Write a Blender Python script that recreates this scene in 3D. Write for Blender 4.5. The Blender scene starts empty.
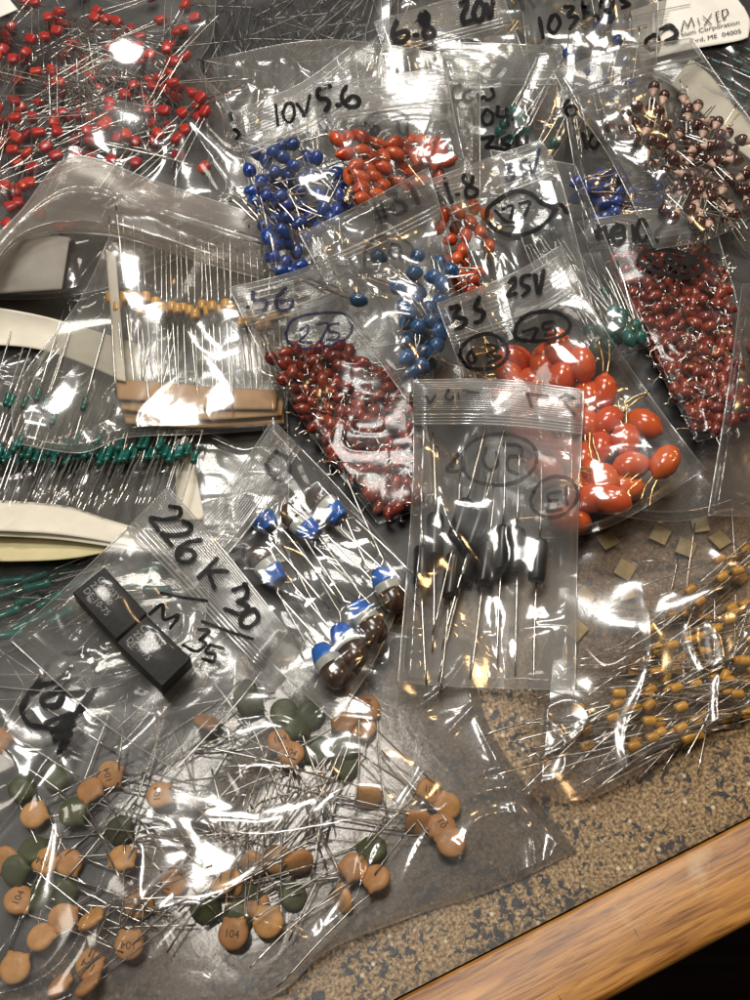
import bpy, math, random
import numpy as np
U = 0.001                                   # everything below is in millimetres; U turns it into metres
SC = bpy.context.scene
COL = SC.collection
rng = random.Random(7)
nrng = np.random.default_rng(11)
PI = math.pi

# ------------------------------------------------------------------ camera
FPX = 1050.0; ELEV = math.radians(60.0); DIST = 305.0
CAM = np.array([0.0, -DIST*math.cos(ELEV), DIST*math.sin(ELEV)+6.0])
FWD = np.array([0.0, math.cos(ELEV), -math.sin(ELEV)])
UPV = np.array([0.0, math.sin(ELEV), math.cos(ELEV)])
RGT = np.array([1.0, 0, 0])
def rays(px, py):
    px = np.asarray(px, float); py = np.asarray(py, float)
    return (FWD + ((px-375)/FPX)[..., None]*RGT + ((500-py)/FPX)[..., None]*UPV)
def at_z(px, py, z):
    d = rays(px, py); t = (z-CAM[2])/d[..., 2]
    return CAM + d*t[..., None]

# ------------------------------------------------------------------ height field of the growing pile
RES = 0.75; HX0, HY0 = -260.0, -150.0; HNX, HNY = 700, 720
def blank(v=0.0): return np.full((HNY, HNX), v)
H = blank(0.0)
def sample(A, x, y):
    fx = np.clip((x-HX0)/RES, 0, HNX-1.001); fy = np.clip((y-HY0)/RES, 0, HNY-1.001)
    ix = fx.astype(int); iy = fy.astype(int); tx = fx-ix; ty = fy-iy
    return (A[iy, ix]*(1-tx)*(1-ty)+A[iy, ix+1]*tx*(1-ty)+A[iy+1, ix]*(1-tx)*ty+A[iy+1, ix+1]*tx*ty)
def gauss(A, s):
    s /= RES; r = max(1, int(3*s)); k = np.exp(-0.5*(np.arange(-r, r+1)/s)**2); k /= k.sum()
    P = np.pad(A, ((r, r), (0, 0)), mode='edge'); B = sum(k[i]*P[i:i+A.shape[0]] for i in range(2*r+1))
    P = np.pad(B, ((0, 0), (r, r)), mode='edge'); return sum(k[i]*P[:, i:i+A.shape[1]] for i in range(2*r+1))
def dilate(A, rad):
    n = max(1, int(round(rad/RES))); B = A.copy()
    for i in range(1, n+1):
        B[i:] = np.maximum(B[i:], A[:-i]); B[:-i] = np.maximum(B[:-i], A[i:])
    C = B.copy()
    for i in range(1, n+1):
        C[:, i:] = np.maximum(C[:, i:], B[:, :-i]); C[:, :-i] = np.maximum(C[:, :-i], B[:, i:])
    return C
def hit(A, px, py, lift=0.0):
    z = np.full(np.shape(px), 8.0)
    for _ in range(16):
        p = at_z(px, py, z); z = 0.4*z+0.6*(sample(A, p[..., 0], p[..., 1])+lift)
    return at_z(px, py, z)
_lat = nrng.random((97, 97))
def vnoise(x, y, seed=0):
    x = x+seed*17.31; y = y+seed*9.77
    ix = np.floor(x).astype(int); iy = np.floor(y).astype(int); fx = x-ix; fy = y-iy
    fx = fx*fx*fx*(fx*(fx*6-15)+10); fy = fy*fy*fy*(fy*(fy*6-15)+10)
    L = lambda a, b: _lat[b % 97, a % 97]
    return (L(ix, iy)*(1-fx)*(1-fy)+L(ix+1, iy)*fx*(1-fy)+L(ix, iy+1)*(1-fx)*fy+L(ix+1, iy+1)*fx*fy)
def crumple(x, y, s, seed):
    wx = x+s*0.9*(vnoise(x/s/1.7, y/s/1.7, seed+5)-.5); wy = y+s*0.9*(vnoise(x/s/1.7, y/s/1.7, seed+6)-.5)
    calm = np.clip((vnoise(x/s/3.3, y/s/3.3, seed+9)-.25)*2.6, .15, 1)
    r1 = 1-np.abs(2*vnoise(wx/s, wy/s, seed)-1)
    c, n = math.cos(seed*1.3), math.sin(seed*1.3)
    r2 = 1-np.abs(2*vnoise((wx*c-wy*n)/s*1.9, (wx*n+wy*c)/s*0.8, seed+1)-1)
    r3 = 1-np.abs(2*vnoise(wx/s*2.6, wy/s*2.6, seed+2)-1)
    return calm*(r1**7*1.05+r2**8*.9+r3**5*.2)+1.5*vnoise(x/s/1.9, y/s/1.9, seed+3)

# ------------------------------------------------------------------ mesh helpers
def catmull(pts, step=6, closed=False):
    P = [np.array(p, float) for p in pts]
    if len(P) < 3: return np.array(P)
    if closed: P = [P[-1]]+P+[P[0], P[1]]
    else: P = [2*P[0]-P[1]]+P+[2*P[-1]-P[-2]]
    out = []
    for i in range(1, len(P)-2):
        a, b, c, d = P[i-1:i+3]
        for k in range(step):
            t = k/step
            out.append(0.5*(2*b+(c-a)*t+(2*a-5*b+4*c-d)*t*t+(3*b-a-3*c+d)*t**3))
    out.append(P[-2]); return np.array(out)
class MB:
    """collects vertices and faces for one mesh"""
    def __init__(s): s.v = []; s.f = []; s.m = []
    def add(s, v, f, mi=0):
        o = len(s.v); s.v.extend([tuple(map(float, p)) for p in v]); s.f.extend([tuple(i+o for i in q) for q in f]); s.m.extend([mi]*len(f))
        return s
    def tube(s, pts, r, n=6, mi=0, taper=None):
        P = np.array(pts, float); N = len(P); v = []; f = []
        T = np.gradient(P, axis=0); T /= np.linalg.norm(T, axis=1)[:, None]+1e-9
        a = np.array([0, 0, 1.0]) if abs(T[0][2]) < .9 else np.array([1.0, 0, 0])
        for i in range(N):
            b = np.cross(T[i], a); b /= np.linalg.norm(b)+1e-9; a = np.cross(b, T[i])
            rr = r if taper is None else taper[i]
            for k in range(n):
                q = 2*PI*k/n; v.append(P[i]+rr*(math.cos(q)*a+math.sin(q)*b))
        for i in range(N-1):
            for k in range(n): f.append((i*n+k, i*n+(k+1) % n, (i+1)*n+(k+1) % n, (i+1)*n+k))
        f.append(tuple(range(n-1, -1, -1))); f.append(tuple((N-1)*n+k for k in range(n)))
        return s.add(v, f, mi)
    def lathe(s, prof, n=14, sy=1.0, sz=1.0, mi=None, warp=None):
        """profile [(x, r)] turned about the X axis"""
        v = []; f = []; mm = []
        for x, r in prof:
            for k in range(n):
                q = 2*PI*k/n; p = [x, r*math.cos(q)*sy, r*math.sin(q)*sz]
                if warp: p = warp(p)
                v.append(p)
        for i in range(len(prof)-1):
            for k in range(n): f.append((i*n+k, (i+1)*n+k, (i+1)*n+(k+1) % n, i*n+(k+1) % n))
        f.append(tuple(range(n))); f.append(tuple((len(prof)-1)*n+k for k in range(n-1, -1, -1)))
        o = len(s.f); s.add(v, f)
        if mi:
            for i in range(len(prof)-1):
                for k in range(n): s.m[o+i*n+k] = mi[i]
            s.m[-2] = mi[0]; s.m[-1] = mi[-1]
        return s
    def box(s, c, d, b=0.0, mi=0):
        """bevelled box: centre, size, bevel"""
        hx, hy, hz = d[0]/2, d[1]/2, d[2]/2; v = []; f = []
        rings = [(-hz, b), (-hz+b*.3, b*.3), (-hz+b, 0), (hz-b, 0), (hz-b*.3, b*.3), (hz, b)] if b > 0 else [(-hz, 0), (hz, 0)]
        for z, ins in rings:
            x, y = hx-ins, hy-ins; e = max(b*.8-ins*.2, 0)
            ring = [(x-e, -y), (x, -y+e), (x, y-e), (x-e, y), (-x+e, y), (-x, y-e), (-x, -y+e), (-x+e, -y)] if b > 0 else [(x, -y), (x, y), (-x, y), (-x, -y)]
            v += [(c[0]+p[0], c[1]+p[1], c[2]+z) for p in ring]
        m = 8 if b > 0 else 4
        for i in range(len(rings)-1):
            for k in range(m): f.append((i*m+k, i*m+(k+1) % m, (i+1)*m+(k+1) % m, (i+1)*m+k))
        f.append(tuple(range(m-1, -1, -1))); f.append(tuple((len(rings)-1)*m+k for k in range(m)))
        return s.add(v, f, mi)
    def mesh(s, name, mats, smooth=True):
        me = bpy.data.meshes.new(name)
        me.from_pydata([(x*U, y*U, z*U) for x, y, z in s.v], [], s.f)
        for m in (mats if isinstance(mats, (list, tuple)) else [mats]): me.materials.append(m)
        me.polygons.foreach_set('material_index', s.m)
        me.polygons.foreach_set('use_smooth', [smooth]*len(s.f)); me.update()
        return me
def link(name, data, parent=None, loc=None, mat=None):
    o = bpy.data.objects.new(name, data); COL.objects.link(o)
    if parent is not None: o.parent = parent
    if loc is not None: o.location = [c*U for c in loc]
    return o
def thing(name, label, cat, loc=(0, 0, 0), group=None):
    o = link(name, None, None, loc); o.empty_display_size = .002
    o['label'] = label; o['category'] = cat
    if group: o['group'] = group
    return o
def tag(o, label, cat, group=None):
    o['label'] = label; o['category'] = cat
    if group: o['group'] = group
    return o

# ------------------------------------------------------------------ materials
def newmat(name):
    m = bpy.data.materials.new(name); m.use_nodes = True
    return m, m.node_tree.nodes, m.node_tree.links, m.node_tree.nodes['Principled BSDF']
def paint(name, c, rough=.3, vary=.12, coat=0.0, metal=0.0, mott=0.25, mscale=400, hue=.005, bump=0.0, spec=.5):
    """body colour with a slightly different tone on every object and a fine mottle"""
    m, N, L, b = newmat(name)
    oi = N.new('ShaderNodeObjectInfo'); tc = N.new('ShaderNodeTexCoord')
    nz = N.new('ShaderNodeTexNoise'); nz.inputs['Scale'].default_value = mscale; nz.inputs['Detail'].default_value = 3
    L.new(tc.outputs['Object'], nz.inputs['Vector'])
    hs = N.new('ShaderNodeHueSaturation'); hs.inputs['Color'].default_value = (*c, 1)
    mr = N.new('ShaderNodeMapRange'); mr.inputs['To Min'].default_value = 1-vary; mr.inputs['To Max'].default_value = 1+vary
    L.new(oi.outputs['Random'], mr.inputs['Value'])
    m2 = N.new('ShaderNodeMapRange'); m2.inputs['From Min'].default_value = .3; m2.inputs['From Max'].default_value = .7
    m2.inputs['To Min'].default_value = 1-mott; m2.inputs['To Max'].default_value = 1+mott*.5
    L.new(nz.outputs['Fac'], m2.inputs['Value'])
    mu = N.new('ShaderNodeMath'); mu.operation = 'MULTIPLY'; L.new(mr.outputs[0], mu.inputs[0]); L.new(m2.outputs[0], mu.inputs[1])
    L.new(mu.outputs[0], hs.inputs['Value'])
    mh = N.new('ShaderNodeMapRange'); mh.inputs['To Min'].default_value = .5-hue; mh.inputs['To Max'].default_value = .5+hue
    L.new(oi.outputs['Random'], mh.inputs['Value']); L.new(mh.outputs[0], hs.inputs['Hue'])
    L.new(hs.outputs[0], b.inputs['Base Color'])
    b.inputs['Roughness'].default_value = rough; b.inputs['Metallic'].default_value = metal
    b.inputs['Coat Weight'].default_value = coat; b.inputs['Coat Roughness'].default_value = .08
    b.inputs['Specular IOR Level'].default_value = spec
    if bump:
        bp = N.new('ShaderNodeBump'); bp.inputs['Strength'].default_value = bump; bp.inputs['Distance'].default_value = .0004
        L.new(nz.outputs['Fac'], bp.inputs['Height']); L.new(bp.outputs[0], b.inputs['Normal'])
    return m
def filmmat(name, refl=.08, rough=.095, haze=.018, tint=(.94, .94, .935), hazecol=(.62, .62, .61), bump=.07, bscale=70):
    """thin clear poly film: see-through, mirror-like at grazing angles, a milky veil where the 'haze' attribute says"""
    m, N, L, b = newmat(name); N.remove(b); out = N['Material Output']
    tc = N.new('ShaderNodeTexCoord')
    nz = N.new('ShaderNodeTexNoise'); nz.inputs['Scale'].default_value = bscale; nz.inputs['Detail'].default_value = 4; nz.inputs['Distortion'].default_value = 1.2
    L.new(tc.outputs['Object'], nz.inputs['Vector'])
    bp = N.new('ShaderNodeBump'); bp.inputs['Strength'].default_value = bump; bp.inputs['Distance'].default_value = .0015
    L.new(nz.outputs['Fac'], bp.inputs['Height'])
    lw = N.new('ShaderNodeLayerWeight'); lw.inputs['Blend'].default_value = .5; L.new(bp.outputs[0], lw.inputs['Normal'])
    pw = N.new('ShaderNodeMath'); pw.operation = 'POWER'; L.new(lw.outputs['Facing'], pw.inputs[0]); pw.inputs[1].default_value = 4.0
    ma = N.new('ShaderNodeMath'); ma.operation = 'MULTIPLY_ADD'; L.new(pw.outputs[0], ma.inputs[0]); ma.inputs[1].default_value = .75; ma.inputs[2].default_value = refl
    gl = N.new('ShaderNodeBsdfAnisotropic'); gl.inputs['Roughness'].default_value = rough; gl.inputs['Color'].default_value = (1, 1, 1, 1); L.new(bp.outputs[0], gl.inputs['Normal'])
    g2 = N.new('ShaderNodeBsdfAnisotropic'); g2.inputs['Roughness'].default_value = .36; g2.inputs['Color'].default_value = (1, 1, 1, 1); L.new(bp.outputs[0], g2.inputs['Normal'])
    mg = N.new('ShaderNodeMixShader'); mg.inputs[0].default_value = .27; L.new(gl.outputs[0], mg.inputs[1]); L.new(g2.outputs[0], mg.inputs[2])
    tr = N.new('ShaderNodeBsdfTransparent'); tr.inputs['Color'].default_value = (*tint, 1)
    df = N.new('ShaderNodeBsdfDiffuse'); df.inputs['Color'].default_value = (*hazecol, 1)
    tl = N.new('ShaderNodeBsdfTranslucent'); tl.inputs['Color'].default_value = (*hazecol, 1)
    ms = N.new('ShaderNodeMixShader'); ms.inputs[0].default_value = .35; L.new(df.outputs[0], ms.inputs[1]); L.new(tl.outputs[0], ms.inputs[2])
    at = N.new('ShaderNodeAttribute'); at.attribute_name = 'haze'
    n2 = N.new('ShaderNodeTexNoise'); n2.inputs['Scale'].default_value = 45; n2.inputs['Detail'].default_value = 6; L.new(tc.outputs['Object'], n2.inputs['Vector'])
    ad = N.new('ShaderNodeMath'); ad.operation = 'MULTIPLY_ADD'; L.new(n2.outputs['Fac'], ad.inputs[0]); ad.inputs[1].default_value = haze*1.4; L.new(at.outputs['Fac'], ad.inputs[2])
    m1 = N.new('ShaderNodeMixShader'); L.new(ad.outputs[0], m1.inputs[0]); L.new(tr.outputs[0], m1.inputs[1]); L.new(ms.outputs[0], m1.inputs[2])
    m2 = N.new('ShaderNodeMixShader'); L.new(ma.outputs[0], m2.inputs[0]); L.new(m1.outputs[0], m2.inputs[1]); L.new(mg.outputs[0], m2.inputs[2])
    L.new(m2.outputs[0], out.inputs['Surface'])
    return m
def inkmat(name, c, alpha=1.0):
    m, N, L, b = newmat(name); out = N['Material Output']
    b.inputs['Base Color'].default_value = (*c, 1); b.inputs['Roughness'].default_value = .5; b.inputs['Specular IOR Level'].default_value = .12
    tr = N.new('ShaderNodeBsdfTransparent'); mx = N.new('ShaderNodeMixShader')
    tc = N.new('ShaderNodeTexCoord'); nz = N.new('ShaderNodeTexNoise'); nz.inputs['Scale'].default_value = 700; nz.inputs['Detail'].default_value = 4
    L.new(tc.outputs['Object'], nz.inputs['Vector'])
    mr = N.new('ShaderNodeMapRange'); mr.inputs['From Min'].default_value = .3; mr.inputs['From Max'].default_value = .6
    mr.inputs['To Min'].default_value = alpha*.9; mr.inputs['To Max'].default_value = alpha
    L.new(nz.outputs['Fac'], mr.inputs['Value']); L.new(mr.outputs[0], mx.inputs[0])
    L.new(tr.outputs[0], mx.inputs[1]); L.new(b.outputs[0], mx.inputs[2]); L.new(mx.outputs[0], out.inputs['Surface'])
    return m
M = dict(
    film=filmmat('clear_film'), hazy=filmmat('hazy_film', haze=.04, rough=.15, tint=(.88, .86, .85)),
    frost=filmmat('frosted_film', haze=.26, rough=.2, refl=.09, tint=(.92, .9, .87), hazecol=(.5, .46, .42)),
    dark=filmmat('smoky_film', haze=.03, rough=.12, tint=(.75, .75, .76)), crisp=filmmat('crisp_film', refl=.06, rough=.09, haze=.008, tint=(.96, .96, .955)), dull=filmmat('dull_film', refl=.035, rough=.14, haze=.012, tint=(.96, .96, .955)), milky=filmmat('milky_film', haze=.07, rough=.13, tint=(.93, .925, .91), hazecol=(.55, .54, .51)), front=filmmat('front_film', haze=.045, rough=.12, tint=(.78, .77, .76), hazecol=(.5, .51, .52)),
    zip=filmmat('zip_plastic', haze=.4, rough=.14, refl=.22, bump=.05, hazecol=(.75, .76, .76)),
    seam=filmmat('seam_plastic', haze=.45, rough=.14, refl=.25, bump=.05, hazecol=(.8, .8, .8)),
    ink=inkmat('black_marker', (.008, .008, .009)), ink_faint=inkmat('faint_marker', (.02, .02, .025), .62), ink_blue=inkmat('blue_black_marker', (.012, .014, .05), .85),
    print_white=paint('white_print', (.30, .30, .29), .6, 0, mott=.5, mscale=2500), print_dark=paint('dark_print', (.05, .028, .015), .6, 0),
    lead=paint('tinned_lead', (.72, .70, .66), .24, .15, metal=1.0, mott=.35, mscale=300, hue=0),
    lead_dull=paint('dull_lead', (.34, .33, .31), .38, .2, metal=1.0, mott=.4, mscale=300, hue=0),
    lead_gold=paint('brassy_lead', (.75, .55, .28), .25, .15, metal=1.0, hue=0),
    red=paint('red_epoxy', (.56, .026, .016), .3, .15, .3), orange=paint('orange_epoxy', (.58, .085, .022), .25, .15, .4),
    bigred=paint('big_red_epoxy', (.64, .098, .022), .22, .08, .5, mott=.12, mscale=180),
    darkred=paint('dark_red_epoxy', (.22, .027, .013), .22, .25, .5), blue=paint('blue_epoxy', (.008, .05, .26), .22, .25, .5),
    steel=paint('steel_blue_epoxy', (.012, .08, .22), .22, .25, .5), teal=paint('teal_epoxy', (.005, .11, .09), .28, .2, .4),
    brown=paint('chocolate_epoxy', (.050, .009, .007), .12, .3, .6), pink=paint('salmon_epoxy', (.75, .50, .40), .4, .1),
    capbrown=paint('brown_case', (.048, .022, .012), .25, .15, .5), capgrey=paint('grey_band', (.42, .44, .41), .35, .05, .3), capblue=paint('blue_band', (.015, .12, .52), .3, .05, .4),
    black=paint('black_case', (.009, .009, .010), .34, .2, .12, mott=.4, spec=.35), blackbox=paint('black_block', (.010, .010, .011), .5, .1, mott=.3, mscale=900, bump=.15, spec=.2),
    disc=paint('orange_disc', (.72, .36, .12), .5, .16, .08, mott=.22, mscale=420, bump=.1), green=paint('green_disc', (.075, .095, .026), .5, .2, .08, mott=.22, mscale=420, bump=.1),
    yellow=paint('mustard_epoxy', (.66, .34, .04), .3, .15, .3), chip=paint('tan_chip', (.38, .30, .14), .5, .2, mott=.2),
    olive=paint('olive_gold', (.24, .17, .05), .35, .3, .2), kraft=paint('kraft_paper', (.44, .27, .13), .8, .05, mott=.18, mscale=160, bump=.2),
    paper=paint('white_paper_tape', (.68, .64, .54), .8, .05, mott=.10, mscale=140, bump=.15), cream=paint('cream_paper_tape', (.52, .46, .27), .8, .05, mott=.12, mscale=140, bump=.15),
    gapshade=paint('gap_shade', (.045, .0445, .044), .5, .05, mott=.75, mscale=28, spec=.3),  # dark tone for the shaded gaps between the bags
    greypaper=paint('grey_paper', (.27, .25, .22), .8, .05, mott=.12, mscale=140),
    label=paint('label_paper', (.78, .77, .72), .7, .02, mott=.05, mscale=200),
)
# ------------------------------------------------------------------ prototypes of the parts in the bags
def prof_ell(a, b, n=9, tail=None, p=1.0):
    """half-length a, radius b; tail: list of extra (x, r) towards -X (the lead end)"""
    pr = []
    for i in range(n+1):
        t = PI*i/n; pr.append((-a*math.cos(t), max(b*math.sin(t)**p, b*.04)))
    if tail: pr = tail+[q for q in pr if q[0] > tail[-1][0]+1e-3]
    return pr
def drop_prof(L, R, point=.8, full=.62):
    """bead with a blunt end at +X and a pointed end at -X where the leads leave"""
    pr = []
    for i in range(12):
        t = i/11; x = -L/2+L*t
        r = R*(math.sin(PI*min(1, t**point))**full) if 0 < t < 1 else R*.05
        if t < .15: r = max(r*.8, R*.16)
        pr.append((x, max(r, R*.05)))
    return pr
def wob(r, a): return np.array([r.uniform(-a, a) for _ in range(3)])
def lead_path(r, start, length, bend, splay, n=7, droop=0.0):
    """a lead leaving along -X from start, wandering a little, with an optional kink"""
    p = np.array(start, float); d = np.array([-1.0, splay, r.uniform(-.05, .05)]); pts = [p.copy()]
    step = length/(n-1)
    for i in range(n-1):
        d = d+np.array([0, r.uniform(-bend, bend), r.uniform(-bend, bend)*.35-droop]); d /= np.linalg.norm(d)
        p = p+d*step; pts.append(p.copy())
    return pts
PROTO = {}
class Proto: pass
def reg(kind, name, variants, rad, half, reach): 
    p = Proto(); p.kind = kind; p.name = name; p.var = variants; p.rad = rad; p.half = half; p.reach = reach; PROTO[kind] = p
def radial(kind, name, mat, L, R, lead_len, gap, nvar=5, bend=.12, lr=.26, flat=1.0, point=.8, leadmat='lead', kink=False, seed=1, full=.62):
    r = random.Random(seed); out = []
    for k in range(nvar):
        mb = MB(); mb.lathe(drop_prof(L*r.uniform(.93, 1.07), R*r.uniform(.94, 1.06), point, full), 16, 1.0, flat)
        parts = [('body', mb.mesh(kind+'_body', M[mat]))]
        for s in (-1, 1):
            ln = lead_len*r.uniform(.7, 1.15)
            if kink:
                a = [(-L*.42, s*gap*.4, 0), (-L*.62, s*gap*.8, 0)]
                q = np.array(a[-1]); d = np.array([-.6, s*r.uniform(.1, 1.2), r.uniform(-.2, .5)]); d /= np.linalg.norm(d)
                a += [tuple(q+d*ln*.35), tuple(q+d*ln*.35+np.array([-.9, s*r.uniform(-.8, .3), r.uniform(-.1, .3)])*ln*.4)]
                if r.random() < .5: a.append(tuple(np.array(a[-1])+np.array([-.1, s*.9, r.uniform(0, .4)])*ln*.3))
                pts = a
            else:
                pts = [(-L*.40, s*gap*.35, 0), (-L*.56, s*gap*.5, 0)]+lead_path(r, (-L*.72, s*gap*.6, 0), ln, bend, s*r.uniform(-.02, .1))
            parts.append(('lead', MB().tube(pts, lr, 5).mesh(kind+'_lead', M[leadmat])))
        out.append(parts)
    reg(kind, name, out, R, L/2, lead_len)
def axial(kind, name, mat, prof, l1, l2, R, half, nvar=4, bend=.04, lr=.25, leadmat='lead', seed=1):
    r = random.Random(seed); out = []
    for k in range(nvar):
        parts = [('body', MB().lathe(prof, 14).mesh(kind+'_body', M[mat]))]
        for s, ln in ((-1, l1), (1, l2)):
            ln *= r.uniform(.85, 1.12); pts = lead_path(r, (-half*.9, 0, 0), ln, bend, 0)
            if s > 0: pts = [(-x, y, z) for x, y, z in pts]
            parts.append(('lead', MB().tube(pts, lr, 5).mesh(kind+'_lead', M[leadmat])))
        out.append(parts)
    reg(kind, name, out, R, half, max(l1, l2))
# small red box-shaped radial
r_ = random.Random(3); vs = []
for k in range(6):
    mb = MB().box((0, 0, 0), (4.5, 3.6, 2.9), .7); parts = [('body', mb.mesh('red_body', M['red']))]
    for s in (-1, 1):
        pts = [(-1.6, s*.9, 0), (-2.6, s*1.1, 0), (-3.4, s*(1.1+r_.uniform(-.3, .9)), r_.uniform(0, .4))]+lead_path(r_, (-4.4, s*1.2, 0), 28*r_.uniform(.7, 1.1), .05, s*r_.uniform(-.04, .06), 6)
        parts.append(('lead', MB().tube(pts, .25, 5).mesh('red_lead', M['lead'])))
    vs.append(parts)
reg('red', 'red_capacitor', vs, 1.5, 2.2, 28)
radial('blue', 'blue_drop_capacitor', 'blue', 6.4, 2.4, 12, 1.3, bend=.10, seed=4)
radial('steel', 'blue_drop_capacitor', 'steel', 6.4, 2.4, 9, 1.3, bend=.14, seed=5)
radial('orange', 'orange_drop_capacitor', 'orange', 7.6, 2.4, 6, 1.4, kink=True, seed=6)
radial('orange2', 'orange_drop_capacitor', 'orange', 6.0, 2.1, 6, 1.4, kink=True, seed=16)
radial('darkred', 'dark_red_capacitor', 'darkred', 5.7, 1.9, 5.5, 1.5, nvar=8, kink=True, lr=.22, seed=7)
radial('teal', 'teal_drop_capacitor', 'teal', 5.2, 2.2, 22, 1.3, bend=.05, seed=8)
radial('bluelong', 'blue_drop_capacitor', 'blue', 4.6, 2.2, 26, 1.3, bend=.06, seed=14)
radial('bigred', 'large_red_capacitor', 'bigred', 12.4, 4.15, 9, 1.6, nvar=6, bend=.35, lr=.34, point=.97, seed=9, full=.48, leadmat='lead_gold')
radial('olive', 'olive_bead_capacitor', 'olive', 4.0, 1.7, 16, 1.2, bend=.1, seed=15, leadmat='lead_gold')
# chocolate bead with a salmon lead end
r_ = random.Random(10); vs = []
for k in range(6):
    L, R = 5.5, 2.1; pr = drop_prof(L, R, .95)
    cut = [q for q in pr if q[0] >= -1.35]; xr = np.interp(-1.35, [q[0] for q in pr], [q[1] for q in pr])
    body = MB().lathe([(-1.35, xr*.98)]+cut, 14); tail = MB().lathe([(-4.3, .4), (-3.5, .75), (-2.6, 1.15)]+[(q[0], max(q[1], 1.2)) for q in pr if -2.3 < q[0] < -1.35]+[(-1.35, xr)], 14, 1, .85)
    parts = [('body', body.mesh('bead_body', M['brown'])), ('lead_sleeve', tail.mesh('bead_sleeve', M['pink']))]
    for s in (-1, 1):
        parts.append(('lead', MB().tube([(-3.7, s*.3, 0), (-4.6, s*.6, 0)]+lead_path(r_, (-5.4, s*.8, 0), 9*r_.uniform(.6, 1.2), .06, s*r_.uniform(-.04, .08), 5), .25, 5).mesh('bead_lead', M['lead'])))
    vs.append(parts)
reg('brown', 'brown_bead_capacitor', vs, 1.75, 2.4, 13)
bar = lambda h, r: [(-h, r*.25), (-h*.97, r*.62), (-h*.86, r*.9), (-h*.6, r), (h*.6, r), (h*.86, r*.9), (h*.97, r*.62), (h, r*.25)]
axial('bead', 'yellow_axial_capacitor', 'yellow', bar(1.8, 1.28), 27, 27, 1.28, 1.8, seed=11, bend=.05, leadmat='lead')
axial('taped', 'taped_yellow_capacitor', 'yellow', bar(1.9, 1.55), 33, 30, 1.55, 1.9, seed=12, bend=.012, nvar=6)
axial('tealax', 'taped_teal_capacitor', 'teal', [(-2.4, .4), (-2.25, .85), (-1.8, 1.05), (-1.2, .88), (1.2, .88), (1.8, 1.05), (2.25, .85), (2.4, .4)], 20, 33, 1.05, 2.4, seed=13, bend=.008, nvar=6)
axial('teallong', 'teal_axial_capacitor', 'teal', [(-3.9, .4), (-3.7, 1.1), (-2.8, 1.4), (-1.9, 1.15), (1.9, 1.15), (2.8, 1.4), (3.7, 1.1), (3.9, .4)], 18, 18, 1.3, 3.9, seed=17, bend=.05)
# black cylinders
r_ = random.Random(21); vs = []
for k in range(5):
    h = 6.7*r_.uniform(.95, 1.05); R = 2.45
    pr = [(-h, .5), (-h+.05, R*.72), (-h+.35, R*.93), (-h+.9, R), (h-2.2, R), (h-1.2, R*.95), (h-.5, R*.75), (h-.1, R*.4), (h, .3)]
    parts = [('body', MB().lathe(pr, 20).mesh('cylinder_body', M['black']))]
    for s, ln in ((-1, 27), (1, 25)):
        pts = lead_path(r_, (-h*.97, 0, 0), ln*r_.uniform(.95, 1.15), .035, 0, 6)
        if s > 0: pts = [(-x, y, z) for x, y, z in pts]
        parts.append(('lead', MB().tube(pts, .34, 6).mesh('cylinder_lead', M['lead'])))
    vs.append(parts)
reg('cyl', 'black_axial_capacitor', vs, 2.45, 6.7, 26)
# brown capsules with a grey and a blue band
r_ = random.Random(22); vs = []
for k in range(4):
    L, R = 14.5, 3.75
    def seg(x0, x1):
        xs = np.linspace(x0, x1, 8); out = []
        for x in xs:
            if x > 2.8: rr = R*math.sqrt(max(.002, 1-((x-2.8)/(L/2-2.8))**2))
            elif x < -1.5: rr = R*(1-.45*((-1.5-x)/5.75)**1.6)
            else: rr = R
            out.append((x, max(rr, .25)))
        return out
    parts = [('body', MB().lathe(seg(.6, 7.25), 22, 1, .9).mesh('capsule_body', M['capbrown'])),
             ('grey_band', MB().lathe(seg(-2.0, .6), 22, 1, .9).mesh('capsule_grey', M['capgrey'])),
             ('blue_band', MB().lathe(seg(-6.6, -2.0)[:1]+seg(-6.6, -2.0), 22, 1, .9).mesh('capsule_blue', M['capblue']))]
    for s in (-1, 1):
        a = [(-6.3, s*1.1, 0), (-7.6, s*1.3, 0), (-8.6, s*(2.2+r_.uniform(-.3, .5)), .2), (-10, s*2.4, .2)]
        parts.append(('lead', MB().tube(a+lead_path(r_, (-11.5, s*2.4, .2), 27*r_.uniform(.8, 1.1), .03, s*r_.uniform(-.05, .05), 6), .3, 6).mesh('capsule_lead', M['lead'])))
    vs.append(parts)
reg('capsule', 'banded_capsule_capacitor', vs, 3.9, 7.0, 34)
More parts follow.
